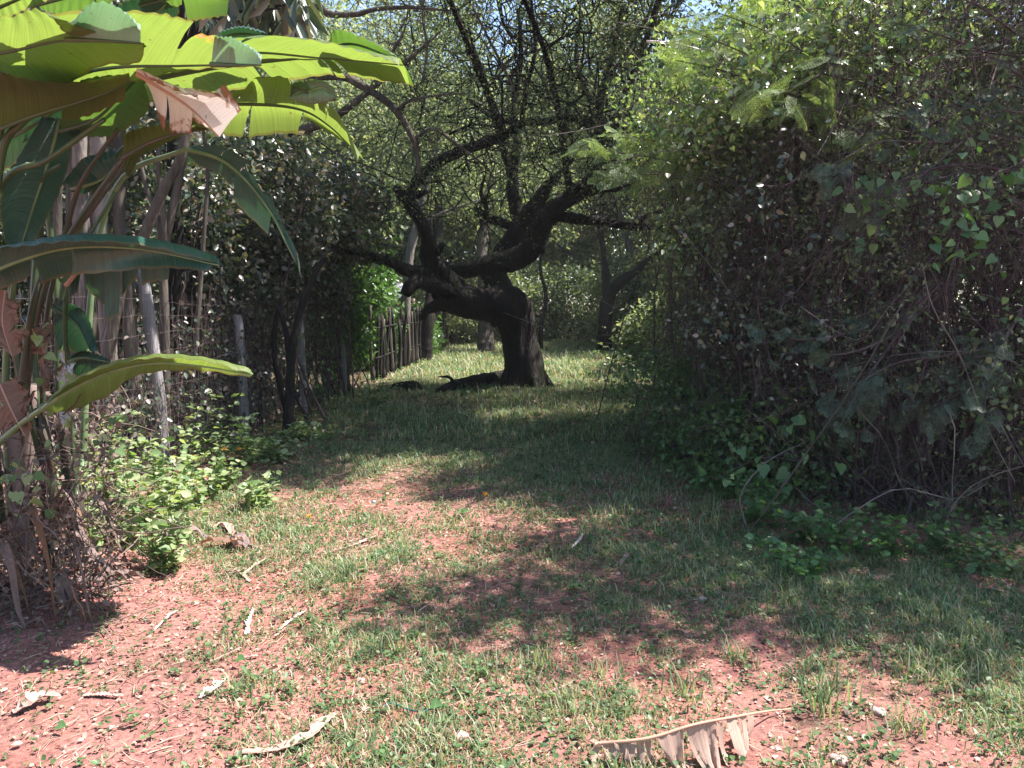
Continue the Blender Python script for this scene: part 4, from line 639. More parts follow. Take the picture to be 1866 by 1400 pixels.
# long pale canes arching in front of the thicket
GC = 'long bare canes arching out of the thicket'
for k, (l, r, lb) in enumerate([
  ([(1330,1020,5.2),(1530,740,5.1),(1640,560,5.2),(1680,480,5.4),(1760,400,5.6)], .009, 'longest straight cane slanting from the grass up to the right'),
  ([(1360,960,5.1),(1350,900,5.2),(1400,840,5.3),(1480,800,5.5)], .006, 'short bowed cane at the left foot of the thicket'),
  ([(1870,520,4.9),(1700,120,5.4),(1660,250,5.3),(1560,380,5.4),(1480,520,5.5)], .005, 'thin cane looping below the upper right leaves'),
  ([(1680,480,5.1),(1700,560,5),(1750,650,5),(1800,780,4.9),(1850,880,4.8)], .006, 'thin cane drooping down the right side'),
  ([(1540,660,5.2),(1560,740,5.1),(1610,800,5),(1640,880,4.9),(1680,930,4.8)], .006, 'cane drooping in front of the dark hollow'),
  ([(1720,740,5),(1740,780,4.9),(1735,880,4.85),(1737,930,4.8)], .006, 'short cane hanging upright in the hollow'),
  ([(1370,640,6),(1380,720,5.9),(1400,800,5.8),(1415,880,5.7)], .005, 'hair-thin cane hanging at the left of the thicket'),
  ([(1520,960,4.95),(1560,930,4.9),(1640,890,4.9),(1740,910,4.85),(1800,880,4.9)], .007, 'bent cane lying low over the weeds'),
  ([(1725,945,4.75),(1750,905,4.8),(1800,870,4.9),(1900,840,5)], .011, 'broken pale-tipped stick at the foot of the thicket'),
  ([(1460,560,5.6),(1560,620,5.5),(1620,560,5.4),(1700,470,5.4)], .006, 'cane crossing the brightest gap in the thicket'),
  ([(1866,380,4.9),(1780,330,5),(1700,400,5.1),(1640,520,5.2),(1600,640,5.3)], .005, 'fine cane arching left across the vine leaves')]):
    t = thing('bare_cane', lb, 'cane', P(*l[0]), GC); mb = MB(); bark_tube(mb, PP(l), np.linspace(r*.75, r*.35, len(l)), 6, rough=.06, sd=500+k)
    g = np.random.default_rng(600+k); pth = catmull(PP(l), 20); i = g.integers(3, 19, 7); d = unit(rnd_dirs(7, g)+[0, 0, -.3])*g.uniform(.08, .3, 7)[:, None]
    tubes(mb, np.stack([pth[i], pth[i]+d*.5+g.normal(size=(7, 3))*.02, pth[i]+d], 1), r*.25, 3); mb.build('stem', M['palebark'] if k % 2 else M['bark'], t, smooth=True)

# weeds at the foot of the thicket and along the fence
def weed(name, label, x, y, h, r, nst, seed, mat, group, ls=.05, flowers=0, lean=0):
    g = np.random.default_rng(seed); b = np.array([x, y, float(hgt(x, y))]); t = thing(name, label, 'plant', b, group); K = 8
    s0 = b+np.concatenate([g.normal(size=(nst, 2))*r*.35, np.zeros((nst, 1))], 1); tip = s0+np.concatenate([g.normal(size=(nst, 2))*r*.7, (g.uniform(.45, 1.1, nst)*h)[:, None]], 1)
    uu = np.linspace(0, 1, K)[None, :, None]; pth = s0[:, None]+(tip-s0)[:, None]*uu+np.cumsum(g.normal(size=(nst, K, 3))*.01, 1)
    mb = MB(); tubes(mb, pth, np.linspace(.003, .0012, K)[None], 3); mb.build('stems', M['rib'], t)
    m = nst*26; i = g.integers(0, nst, m); j = g.integers(1, K, m); q = pth[i, j]; an = g.uniform(0, 6.28, m); ax = unit(np.stack([np.cos(an), np.sin(an), g.uniform(-.3, .5, m)], -1)); nr = unit(np.array([0, -.1, 1.])+g.normal(size=(m, 3))*.5)
    mb = MB(); scatter(mb, T_OVAL, q+ax*.02, ax, nr, g.uniform(.5, 1.25, m)*ls, 1.35); mb.build('leaves', mat, t)
    return t, pth
def bloom(mb, p, r, g):
    m = 11; an = np.arange(m)*2*np.pi/m+g.uniform(0, 1); ax = np.stack([np.cos(an), np.sin(an)*.7, np.sin(an)*.5+.15], -1)
    scatter(mb, T_OVAL, np.repeat(p[None], m, 0), ax, np.repeat(np.array([[0, -.6, .8]]), m, 0), r, 1.2)
    scatter(mb, T_OVAL, np.repeat(p[None], m, 0)+[0, -.002, .003], ax+[0, -.5, .6], np.repeat(np.array([[0, -.6, .8]]), m, 0), r*.55, 1.2)
GW = 'leafy weeds along the foot of the fence'
ws = [(125,960,.55,.22,'pale-leaved weed clump against the banana litter'),(185,930,.6,.25,'weed clump left of the forked grey stems'),(240,985,.62,.22,'tall weed clump in front of the forked grey stems'),(290,1040,.5,.16,'weed clump standing farthest forward on the bare soil'),
      (300,960,.6,.2,'bright weed clump below the nearest fence post'),(345,925,.5,.2,'weed clump right of the nearest fence post'),(395,900,.28,.14,'small weed clump at the edge of the leaf pile'),(370,850,.7,.25,'weed clump behind the orange flowers'),
      (440,850,.45,.22,'weed clump at the foot of the second fence post'),(215,880,.6,.25,'weed clump between the grey stems'),(500,840,.22,.2,'low weed clump right of the second post'),(150,1010,.3,.15,'low weed clump on the litter'),(560,800,.22,.25,'shaded weed clump by the third post'),(700,745,.4,.35,'sunlit weed clump at the end of the wire fence'),(470,925,.2,.14,'tiny weed clump beside the dry fibres')]
for k, (px, py, h, r, lb) in enumerate(ws):
    c = gnd(px, py); weed('weed_clump', lb, c[0], c[1], h, r, 14, 700+k, M['weed'], GW, .06)
GR = 'weeds at the foot of the thicket'
for k, (px, py, h, r, m, lb) in enumerate([(1300,900,.45,.3,'vine','broad-leaved weed at the left foot of the thicket'),(1240,850,.4,.3,'herb','dark weed clump beside the shaded grass'),(1400,960,.35,.25,'vine','weed clump under the bowed cane'),(1500,990,.3,.3,'herb','low weed clump below the longest cane'),
      (1600,1010,.28,.3,'vine','low pale weeds in front of the hollow'),(1720,1020,.25,.3,'herb','low weeds right of the broken stick'),(1830,1030,.3,.3,'herb','low weeds at the right edge of the photo'),(1350,800,.6,.4,'herb','shaded weeds behind the bowed cane'),(1260,740,.6,.5,'herb','weeds along the shaded grass edge'),
      (1200,690,.8,.7,'weed','tall sunlit weeds far along the thicket edge'),(1150,655,.9,.8,'weed','sunlit weeds at the foot of the slender bent tree'),(1450,1040,.15,.2,'vine','sprawling weed on the red soil before the thicket')]):
    c = gnd(px, py); weed('weed_clump', lb, c[0], c[1], h, r, 12, 730+k, M[m], GR, .05 if py > 760 else .08)
GO = 'orange wildflowers'
for k, (px, py, d, lb) in enumerate([(355,832,7.0,'orange wildflower highest among the weeds by the fence'),(377,867,6.7,'orange wildflower below the highest one'),(322,899,6.2,'orange wildflower nearest the grey fence post'),(563,941,5.7,'orange wildflower alone on the grass edge'),(884,900,6.3,'orange wildflower in the shade of the clearing'),(409,818,7.1,'half hidden orange wildflower beside the second post'),(436,818,7.4,'half hidden orange wildflower right of its twin')]):
    p = P(px, py, d); b = np.array([p[0]+.01, p[1]+.02, float(hgt(p[0], p[1]))]); t = thing('wildflower', lb, 'flower', b, GO); mb = MB(); tubes(mb, np.array([[b, (b+p)/2+[.01, 0, 0], p]]), .002, 4); mb.build('stem', M['rib'], t)
    mb = MB(); bloom(mb, p, .022, np.random.default_rng(k)); mb.build('petals', M['orange'], t)

# ------------------------------------------------------------------ wire fence
GP = 'fence posts along the left side'
fx = lambda y: -3.29+.028*(y-7.2)
for k, (y, r, top, lb) in enumerate([(7.15, .058, 1.93, 'nearest grey fence post standing among the tree stems'), (9.2, .055, 1.55, 'second grey fence post in front of the glossy hedge'), (11.6, .055, 1.5, 'third fence post in deep shade'), (14.1, .055, 1.8, 'fourth fence post beside the bright green shrub')]):
    x = fx(y); b = np.array([x, y, float(hgt(x, y))-.03]); t = thing('fence_post', lb, 'post', b, GP); mb = MB()
    ln = .075 if k == 0 else .03
    bark_tube(mb, [b, b+[-ln*.2, 0, .7], b+[-ln*.9, 0, 1.4], b+[-ln*1.6, 0, top]], [r*1.05, r, r*.97, r*.9], 16, seg=30, rough=.025, sd=k); mb.build('pole', M['post'], t, smooth=True)
    mb = MB(); g = np.random.default_rng(k)
    for z in (.35, .8, 1.25, 1.7): 
        th = np.linspace(0, 2*np.pi, 14); c = b+[-ln*z*.8, 0, z]; tubes(mb, np.stack([c[0]+np.cos(th)*(r+.003), c[1]+np.sin(th)*(r+.003), c[2]+th*0+g.normal()*.004], -1)[None], .0018, 4)
    mb.build('tie_wire', M['wire'], t)
t = thing('wire_fence', 'sagging rusty wire mesh strung between the grey posts', 'fence', (fx(7), 7, 0)); mb = MB(); g = np.random.default_rng(3)
yy = np.linspace(4.6, 15.2, 120)
for z in np.arange(.1, 1.75, .15):
    p = np.stack([fx(yy)+.07+.02*np.sin(yy*2+z*5), yy, z+.03*np.sin(yy*1.5+z*7)+.05+g.normal(size=120)*.004], -1); tubes(mb, p[None], .0013, 3)
yv = np.arange(4.65, 15.2, .085); n = len(yv); zz = np.linspace(.08, 1.72, 9)[None]; ph = g.uniform(0, 6.28, n)[:, None]
pv = np.stack([fx(yv)[:, None]+.072+.02*np.sin(zz*3+ph), yv[:, None]+.018*np.sin(zz*4+ph)+g.normal(size=(n, 1))*.015+.0*zz, zz+0*ph], -1); tubes(mb, pv, .0011, 3)
mb.build('wire_mesh', M['wire'], t)
# hanging dry roots and vine strings on the fence
mb = MB(); n = 130; y = g.uniform(5, 14.5, n); z0 = g.uniform(.8, 2.0, n); ln = g.uniform(.3, 1.4, n); K = 8; uu = np.linspace(0, 1, K)[None]
pp = np.stack([(fx(y)+g.normal(size=n)*.12-.05)[:, None]+np.cumsum(g.normal(size=(n, K))*.015, 1), y[:, None]+np.cumsum(g.normal(size=(n, K))*.02, 1), np.maximum(z0[:, None]-ln[:, None]*uu, .01)], -1)
tubes(mb, pp, g.uniform(.0012, .004, n)[:, None], 3); tag(mb.build('dry_vine_strings', M['twig']), 'dry vine strings hanging down the wire fence', 'dry vines', kind='stuff')

gg_ = np.random.default_rng(202)
for k, (y0, y1, z1, m_, lb) in enumerate([(5.6, 7.6, 1.3, 'hedge', 'pale-flecked creeper on the wire among the slender stems'), (7.6, 9.4, 1.9, 'hedge', 'pinkish-leaved creeper on the wire between the first and second posts'), (9.4, 11.8, 1.9, 'hedge', 'pale-flecked creeper on the wire between the second and third posts'), (11.8, 14.4, 1.8, 'vine', 'green creeper on the wire between the third and fourth posts')]):
    vs = []
    for q in range(26):
        y = gg_.uniform(y0, y1); zt = gg_.uniform(.5, 1)*z1; vs.append(np.array([[fx(y)-.1, y, 0], [fx(y)-.12+gg_.normal()*.08, y+gg_.normal()*.12, zt*.5], [fx(y)-.05+gg_.normal()*.1, y+gg_.normal()*.25, zt]]))
    climber('fence_creeper', lb, vs, 420+k, 34, .062, M[m_], 'creepers on the wire fence', .13, T_OVAL)
# far paling fence and shed
t = thing('paling_fence', 'rough upright stake fence beyond the bright green shrub', 'fence', (-2.95, 17, 0))
g = np.random.default_rng(8)
for k in range(64):
    y = 16.6+k*.24; x = -2.98+.01*k+g.normal()*.02; h = g.uniform(1.3, 1.75); mb = MB(); b = np.array([x, y, float(hgt(x, y))-.03]); bark_tube(mb, [b, b+[g.normal()*.03, 0, h*.5], b+[g.normal()*.05, g.normal()*.05, h]], [.045, .04, .032], 8, seg=8, sd=k)
    mb.build('stake', M['bark'] if k % 4 == 0 else M['dkbark'], t, smooth=True)  # paler bark on some stakes stands in for sunlight on them
mb = MB()
for z in (.5, 1.15): tubes(mb, np.array([[[-2.93, 16.5, z], [-2.86, 19.5, z+.03], [-2.70, 23, z]]]), .022, 6)
mb.build('rail', M['dkbark'], t)
t = thing('shed', 'small shed with a pale sheet roof glimpsed beyond the stake fence', 'shed', (-4.8, 26, 0))
def box(mb, x0, x1, y0, y1, z0, z1): mb.add([[x0,y0,z0],[x1,y0,z0],[x1,y1,z0],[x0,y1,z0],[x0,y0,z1],[x1,y0,z1],[x1,y1,z1],[x0,y1,z1]], [[0,3,2,1],[4,5,6,7],[0,1,5,4],[1,2,6,5],[2,3,7,6],[3,0,4,7]])
mb = MB()
for k in range(18): box(mb, -6.4+k*.165, -6.4+k*.165+.155, 25.0, 25.03, 0, 1.75)
for k in range(14): box(mb, -3.43, -3.40, 25.05+k*.15, 25.19+k*.15, 0, 1.9)
mb.build('wall', M['plank'], t)
n = 60; xx = np.linspace(-6.7, -3.6, n); mb = MB(); V = []; 
for (yy_, zz_) in ((24.6, 1.85), (27.4, 2.45)): V.append(np.stack([xx, np.full(n, yy_), zz_+.02*np.sin(xx*40)], -1))
V.append(V[1]-[0, 0, .02]); V.append(V[0]-[0, 0, .02]); V = np.array(V); I = np.arange(4*n).reshape(4, n)
q = np.concatenate([np.stack([I[a, :-1], I[a, 1:], I[b, 1:], I[b, :-1]], -1) for a, b in ((0, 1), (1, 2), (2, 3), (3, 0))]); mb.add(V.reshape(-1, 3), q); mb.build('roof', M['roof'], t)

# log shape in place of the trunk's shadow, and mound beside the tree
t = thing('shadow_log', 'black log shape standing in for the trunk shadow left of the kinked tree base', 'log', gnd(870, 706)); mb = MB()
l = [gnd(798, 716)+[0,0,.03], gnd(830, 712)+[0,0,.1], gnd(865, 708)+[0,0,.13], gnd(900, 704)+[0,0,.15], gnd(930, 702)+[0,0,.14]]; bark_tube(mb, l, [.05, .12, .14, .15, .16], 12, rough=.16, sd=4)
mb.build('bole', M['dkbark'], t, smooth=True); mb = MB(); bark_tube(mb, [l[1], l[1]+[-.1, -.2, .18], l[1]+[-.3, -.3, .2]], [.05, .03, .012], 7, sd=5); mb.build('snag', M['dkbark'], t, smooth=True)
def stone(name, label, c, r, mat, seed, cat='stone', group=None):
    g = np.random.default_rng(seed); nu, nv = 14, 9; th = np.linspace(0, 2*np.pi, nu, endpoint=False); ph = np.linspace(.15, np.pi-.15, nv)
    A, B = np.meshgrid(th, ph); d = 1+.16*np.sin(2*A+g.uniform(0, 6)+B)+.1*np.sin(3*A-2*B+g.uniform(0, 6))+g.normal(size=A.shape)*.03
    V = np.stack([np.sin(B)*np.cos(A)*r[0]*d, np.sin(B)*np.sin(A)*r[1]*d, np.cos(B)*r[2]*d], -1)+c; I = np.arange(nu*nv).reshape(nv, nu)
    mb = MB(); mb.add(V.reshape(-1, 3), np.stack([I[:-1], I[1:], np.roll(I[1:], -1, 1), np.roll(I[:-1], -1, 1)], -1).reshape(-1, 4)); mb.l.append(I[0]); mb.t.append(np.array([nu])); mb.l.append(I[-1][::-1]); mb.t.append(np.array([nu]))
    return tag(mb.build(name, mat, smooth=True), label, cat, group)
stone('rotten_stump', 'low dark rotten stump left of the log-shaped trunk shadow', gnd(742, 712)+[0,0,.05], (.28, .2, .12), M['dkbark'], 3, 'stump')
stone('pale_boulder', 'pale bluish boulder in the shade beyond the small leaning tree', gnd(797, 640)+[0, 0, .55], (.22, .2, .2), M['white'], 5, 'rock')
GK = 'stones half sunk in the clearing'
for k, (px, py, r, lb) in enumerate([(1528,1388,.03,'pinkish stone half sunk in grass at the bottom right'),(1280,1095,.03,'small reddish stone on the shaded soil'),(658,1243,.022,'pale pink stone on the bare soil left of centre'),(840,1345,.03,'orange-pink flat stone at the bottom centre'),(1600,1300,.03,'pink stone in the grass right of the torn frond')]):
    stone('stone', lb, gnd(px, py)+[0,0,r*.2], (r, r*.9, r*.55), M['rock'] if k != 2 else M['sheath'], 20+k, 'stone', GK)
tag(stone('bottle_cap', 'tiny blue plastic scrap in the sunlit grass', gnd(681, 917)+[0,0,.012], (.016, .012, .01), M['blue'], 9, 'litter'), None)
mb = MB(); pc = np.array([gnd(x, y)+[0,0,.02] for x, y in [(697,1297),(715,1290),(740,1300),(765,1305),(790,1300),(800,1296)]]); tubes(mb, catmull(pc, 30)[None], .003, 5); tag(mb.build('cord', M['teal'], smooth=True), 'dark teal cord lying in the grass at the bottom centre', 'cord')
t = thing('broken_cane', 'bleached broken cane sticking out left of the sunlit feathery bough', 'cane', P(1178, 76, 8)); mb = MB(); bark_tube(mb, PP([(1178,76,8),(1210,78,8),(1245,83,8),(1330,110,8.2)]), [.014,.015,.015,.015], 8, rough=.02); mb.build('stem', M['cane'], t, smooth=True)
mb = MB()
for x in (1196, 1214, 1232): bark_tube(mb, PP([(x, 77, 8), (x+3, 77, 8)]), [.019, .019], 8, seg=3, rough=.01)
mb.build('node', M['cane'], t, smooth=True)

# ------------------------------------------------------------------ slender stems left
GS = 'slender stems rising behind the banana plant'
stems = [
 ([(150,900,7.1),(160,700,7.1),(152,560,7.1),(148,420,7.1),(146,300,7.1),(140,120,7.1)], [.09,.075,.07,.07,.06,.05], 'palebark', 'pale flaking stem left of the thick brown ones', []),
 ([(205,905,6.9),(206,760,6.9),(196,600,6.9),(184,450,6.9),(183,300,6.9),(170,130,6.9)], [.08,.07,.065,.06,.06,.05], 'palebark', 'thick stem with a sunlit pinkish lower half', []),
 ([(262,905,7.0),(250,760,7.0),(238,620,7.0),(232,520,7.0),(218,420,7.0),(216,300,7.0),(205,150,7)], [.075,.065,.062,.058,.055,.05,.04], 'bark', 'dark brown stem left of the nearest fence post', []),
 ([(190,860,6.7),(196,680,6.7),(208,590,6.7),(228,500,6.7),(262,430,6.7),(296,350,6.7),(330,285,6.7),(350,200,6.7)], [.05,.048,.045,.045,.045,.042,.04,.03], 'bark', 'slanting stem that leans right across the others', []),
 ([(306,900,7.5),(303,760,7.5),(300,600,7.5),(298,480,7.5),(310,400,7.5),(330,310,7.5),(345,200,7.5)], [.05,.045,.045,.042,.04,.035,.03], 'bark', 'stem rising just behind the nearest fence post', [([(299,470,7.5),(288,400,7.5),(265,335,7.5),(250,270,7.5)], [.03,.028,.024,.02]), ([(300,455,7.4),(296,370,7.4),(288,300,7.4),(295,220,7.4)], [.03,.028,.025,.02])]),
 ([(104,640,6.6),(106,520,6.6),(105,400,6.6),(106,300,6.6),(100,180,6.6)], [.04,.036,.034,.032,.03], 'bark', 'thin reddish stem nearest the banana leaves', []),
 ([(150,900,6.4),(142,850,6.4),(132,780,6.4),(124,700,6.4),(112,620,6.4)], [.045,.04,.036,.03,.02], 'palebark', 'grey forked stem in front, its trunk leaning left', [([(148,868,6.4),(160,800,6.4),(176,730,6.4),(184,660,6.4)], [.03,.028,.024,.02])]),
 ([(128,880,7.6),(130,700,7.6),(128,500,7.6),(132,300,7.6),(125,150,7.6)], [.06,.06,.055,.05,.04], 'bark', 'dark stem at the back between two pale ones', []),
 ([(172,890,7.8),(170,700,7.8),(166,500,7.8),(164,300,7.8),(160,150,7.8)], [.06,.06,.055,.05,.04], 'bark', 'brown stem tucked behind the pale flaking one', []),
 ([(340,870,8.2),(350,700,8.2),(362,560,8.2),(372,420,8.2),(378,300,8.2),(360,180,8.2)], [.03,.028,.025,.022,.02,.015], 'bark', 'thin stem right of the nearest fence post', []),
 ([(525,800,9.6),(528,720,9.6),(535,620,9.6),(560,530,9.6),(590,470,9.6)], [.08,.06,.05,.045,.03], 'dkbark', 'dark stem between the second and third posts', [([(530,700,9.6),(520,600,9.6),(490,520,9.6)], [.04,.035,.02])]),
 ([(545,810,9.9),(520,740,9.9),(500,640,9.9),(505,560,9.9)], [.06,.045,.035,.025], 'dkbark', 'short dark leaning stem by the third post', []),
 ([(60,900,6.9),(58,700,6.9),(66,500,6.9),(70,330,6.9),(60,150,6.9)], [.05,.05,.045,.04,.03], 'bark', 'leftmost brown stem behind the dead leaves', [])]
for k, (l, r, m, lb, ex) in enumerate(stems):
    p = PP(l); p[0, 2] = float(hgt(p[0, 0], p[0, 1]))-.04
    if l[-1][1] < 200: # carry the stem on up out of the picture, leaning away
        p = np.vstack([p, p[-1]+[-.35, .5, 1.3], p[-1]+[-.8, .9, 2.6]]); r = r+[r[-1]*.7, r[-1]*.3]
    cr = None
    if l[-1][1] < 200:
        c = p[-1]; cr = ((c[0]-1.0, c[1]+.9, c[2]), (1.1, 1.1, .8), 26, 40, .09)
    simple_trunk('slender_tree', lb, p, r, M[m], GS, seed=800+k, extra=[(PP(e), er) for e, er in ex], lm=M['canopy'], crown=cr, rough=.06)
# dark large-leaved tree at the top left
t = thing('broadleaf_tree', 'dark tree with hanging strap leaves behind the top of the banana plant', 'tree', (-3.9, 8.9, 0)); g = np.random.default_rng(55); mb = MB()
bark_tube(mb, np.array([[-3.9, 8.9, -.05], [-3.85, 8.9, 2], [-3.7, 8.7, 4], [-3.4, 8.4, 5.2]]), [.1, .085, .07, .04], 10)
for a in range(7): e = P(g.uniform(390, 560), g.uniform(-80, 20), g.uniform(7, 8)); bark_tube(mb, np.array([[-3.7, 8.7, 4], (np.array([-3.7, 8.7, 4])+e)/2+[0, 0, .3], e]), [.035, .025, .01], 6, sd=a)
mb.build('trunk', M['dkbark'], t, smooth=True); mb = MB(); n = 420; p = PP([(g.uniform(370, 560), g.uniform(-160, 55), g.uniform(7, 8.4)) for _ in range(n)]); keep = (g.uniform(0, 1, n) < 1)
scatter(mb, (np.array([[0,0,0],[.1,.3,.03],[.11,.65,.02],[0,1,-.1],[-.11,.65,.02],[-.1,.3,.03]]), T_OVAL[1]), p, unit(rnd_dirs(n, g)*[.7,.7,.3]+[0,0,-.9]), rnd_dirs(n, g)+[0,-.5,.5], g.uniform(.22, .42, n)); mb.build('crown', M['hedge'], t)

# ------------------------------------------------------------------ giant banana-leaved plant
def blade(name, parent, mid, e1, e2, mat, ribmat, petiole=None, tears1=(), tears2=(), seed=0, bulge=.03, sag=.05, ribr=.012, label=None, n=60, nv=7, crumple=0):
    """mid/e1/e2: curves (px,py,depth) of the rib and the two margins; tears: where a half is split"""
    g = np.random.default_rng(seed); mid_ = PP(mid); mb = MB()
    for ed, tears in ((e1, tears1), (e2, tears2)):
        if ed is None: continue
        ec = PP(ed); cuts = [0]+list(tears)+[1]
        MC = catmull(mid_, 400); EC = catmull(ec, 400)
        for a, b in zip(cuts[:-1], cuts[1:]):
            m = max(4, int(n*(b-a))); uu = np.linspace(a, b, m); vv = np.linspace(0, 1, nv); U, V_ = np.meshgrid(uu, vv, indexing='ij')
            shr = .10 if len(tears) else 0; off = g.normal()*sag if len(tears) else 0; off2 = g.normal()*sag*.6 if len(tears) else 0
            uc = (a+b)/2; U2 = uc+(U-uc)*(1-shr*V_*(1 if (b-a) < .9 else 0))
            i = np.clip((U2*399).astype(int), 0, 398); fr = (U2*399-i)[..., None]
            pm = MC[i]*(1-fr)+MC[i+1]*fr; pe = EC[i]*(1-fr)+EC[i+1]*fr
            jag = 1-(.014*np.sin(U*17+seed)+.01*np.sin(U*43+seed*2)+.012*g.uniform(size=U.shape[:1])[:, None])*V_
            p = pm+(pe-pm)*(V_*jag)[..., None]; nrm = np.cross(pe-pm, np.array([1., 0, 0.05])); nrm = nrm/np.maximum(np.linalg.norm(nrm, axis=-1, keepdims=True), 1e-6)
            nrm = np.where(nrm[..., 2:3] < 0, -nrm, nrm)
            p = p+nrm*(bulge*np.sin(np.pi*V_)+.004*np.sin(U*70+seed)*V_)[..., None]+np.array([0, 0, 1.])*(off*V_**2)[..., None]+np.array([0, 1., 0])*(off2*V_**2)[..., None]
            if crumple: p = p+crumple*np.stack([np.sin(p[..., 2]*41+seed)+.6*np.sin(U*60+V_*9), np.sin(p[..., 0]*53+p[..., 2]*37+seed)+.7*np.sin(U*33-V_*14+seed), np.sin(p[..., 0]*61+V_*11)+.5*np.sin(U*47)], -1)*V_[..., None]
            I = np.arange(m*nv).reshape(m, nv)+0
            mb.add(p.reshape(-1, 3), np.stack([I[:-1, :-1], I[1:, :-1], I[1:, 1:], I[:-1, 1:]], -1).reshape(-1, 4), np.stack([U.ravel(), V_.ravel()], -1))
    o = mb.build(name, mat, parent, smooth=True, uv=True)
    if label: o['label'] = label
    rb = MB(); pth = catmull(mid_, 40); tubes(rb, pth[None], np.linspace(ribr, ribr*.25, 40)[None], 8)
    ro = rb.build('midrib', ribmat, None, smooth=True); ro.parent = o; ro.location = tuple(-np.array(parent.location)) if parent is not None else (0, 0, 0)
    if petiole:
        pb = MB(); pp = catmull(PP(petiole), 30); tubes(pb, pp[None], np.linspace(ribr*1.9, ribr*1.05, 30)[None], 8, cap=True); po = pb.build('leaf_stalk', ribmat, None, smooth=True); po.parent = o; po.location = ro.location
    return o
base = gnd(70, 1090); ban = thing('giant_banana_plant', 'giant banana-like clump with big paddle leaves filling the left foreground', 'plant', base)
BL = lambda *a, **k: blade('leaf', ban, *a, **k)
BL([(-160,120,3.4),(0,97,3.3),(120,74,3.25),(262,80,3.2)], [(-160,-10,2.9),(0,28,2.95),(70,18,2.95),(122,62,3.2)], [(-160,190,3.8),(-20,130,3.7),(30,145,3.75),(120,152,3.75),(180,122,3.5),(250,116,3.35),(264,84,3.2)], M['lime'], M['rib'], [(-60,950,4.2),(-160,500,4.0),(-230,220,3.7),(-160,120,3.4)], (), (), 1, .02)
BL([(120,72,3.24),(180,74,3.2),(256,78,3.15)], [(125,66,3.2),(168,4,3.0),(228,22,2.95),(256,58,3.08)], None, M['sheen'], M['rib'], None, (), (), 2, .05, .01)
BL([(385,118,3.2),(430,119,3.15),(476,119,3.1)], [(392,66,3.05),(425,70,3.0),(462,92,3.05),(476,112,3.08)], None, M['sheen'], M['rib'], None, (), (), 31, .04, .01)
BL([(565,168,3.95),(590,160,3.9),(613,178,3.9)], [(560,150,3.9),(590,150,3.85),(614,170,3.88)], [(566,182,3.95),(590,186,3.9),(613,182,3.9)], M['sheen'], M['palerib'], None, (), (), 32, .02, .01)
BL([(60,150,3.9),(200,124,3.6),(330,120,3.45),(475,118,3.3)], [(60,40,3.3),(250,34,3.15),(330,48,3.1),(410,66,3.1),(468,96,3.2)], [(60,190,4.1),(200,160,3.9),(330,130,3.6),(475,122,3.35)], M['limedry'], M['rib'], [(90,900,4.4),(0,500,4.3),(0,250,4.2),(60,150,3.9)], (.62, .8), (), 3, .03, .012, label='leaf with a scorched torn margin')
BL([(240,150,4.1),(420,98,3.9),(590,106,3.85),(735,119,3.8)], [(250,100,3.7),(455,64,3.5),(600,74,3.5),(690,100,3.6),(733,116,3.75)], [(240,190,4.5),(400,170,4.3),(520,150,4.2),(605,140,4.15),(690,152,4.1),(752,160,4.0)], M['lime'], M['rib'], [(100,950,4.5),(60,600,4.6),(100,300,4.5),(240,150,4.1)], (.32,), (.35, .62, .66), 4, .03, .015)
BL([(585,100,4.0),(640,80,3.95),(730,112,3.9)], [(600,90,3.9),(612,54,3.8),(680,78,3.85),(728,108,3.9)], [(590,112,4.1),(650,125,4.1),(755,158,4.05)], M['green'], M['rib'], [(240,150,4.15),(400,120,4.05),(585,100,4.0)], (), (), 5, .02)
BL([(-60,260,3.9),(60,212,3.8),(170,178,3.75),(238,150,3.7)], [(-60,120,3.5),(30,140,3.5),(130,152,3.5),(232,140,3.65)], [(-60,240,4.1),(50,205,4.0),(150,196,4.0),(232,160,3.8)], M['olive'], M['rib'], None, (), (.5,), 6, .03)
BL([(110,240,4.2),(170,220,4.1),(215,180,4),(255,140,3.9)], [(120,160,3.8),(170,140,3.8),(225,132,3.8),(252,136,3.88)], [(160,250,4.4),(215,245,4.3),(270,200,4.2),(262,150,4)], M['green'], M['rib'], None, (), (), 26, .03)
BL([(250,135,3.6),(300,165,3.6),(350,200,3.55),(400,250,3.5)], [(255,136,3.6),(340,172,3.45),(410,182,3.4),(450,240,3.35)], [(285,190,3.7),(300,228,3.7),(340,232,3.7),(400,255,3.55)], M['pinkdry'], M['dryrib'], None, (.45, .7), (.35, .7), 7, .03, .05, label='bleached and browned dead leaf')
BL([(222,290,4.0),(270,262,3.9),(320,245,3.85),(378,236,3.8)], [(225,245,3.85),(260,232,3.8),(320,228,3.75),(376,234,3.8)], [(225,300,4.1),(245,328,4.1),(300,300,4.0),(376,245,3.85)], M['olive'], M['redrib'], [(20,900,4.3),(60,560,4.2),(120,440,4.15),(222,290,4.0)], (), (.3,), 8, .02)
BL([(360,196,4.3),(440,190,4.25),(540,198,4.2),(600,230,4.15),(662,292,4.1)], [(410,165,4.1),(470,148,4.1),(530,150,4.0),(610,178,3.95),(655,285,4.05)], [(360,215,4.4),(430,235,4.4),(530,225,4.3),(600,260,4.2),(660,296,4.1)], M['lime'], M['rib'], [(120,900,4.6),(110,560,4.6),(200,300,4.5),(360,196,4.3)], (.22, .5, .72), (.3, .55), 9, .03, .05)
BL([(530,178,4.05),(560,165,4.0),(612,182,3.95)], [(528,176,4.05),(538,146,3.95),(600,158,3.9),(612,176,3.95)], [(532,182,4.05),(570,190,4.0),(612,184,3.95)], M['sheen'], M['palerib'], None, (.45,), (), 10, .03, .01)
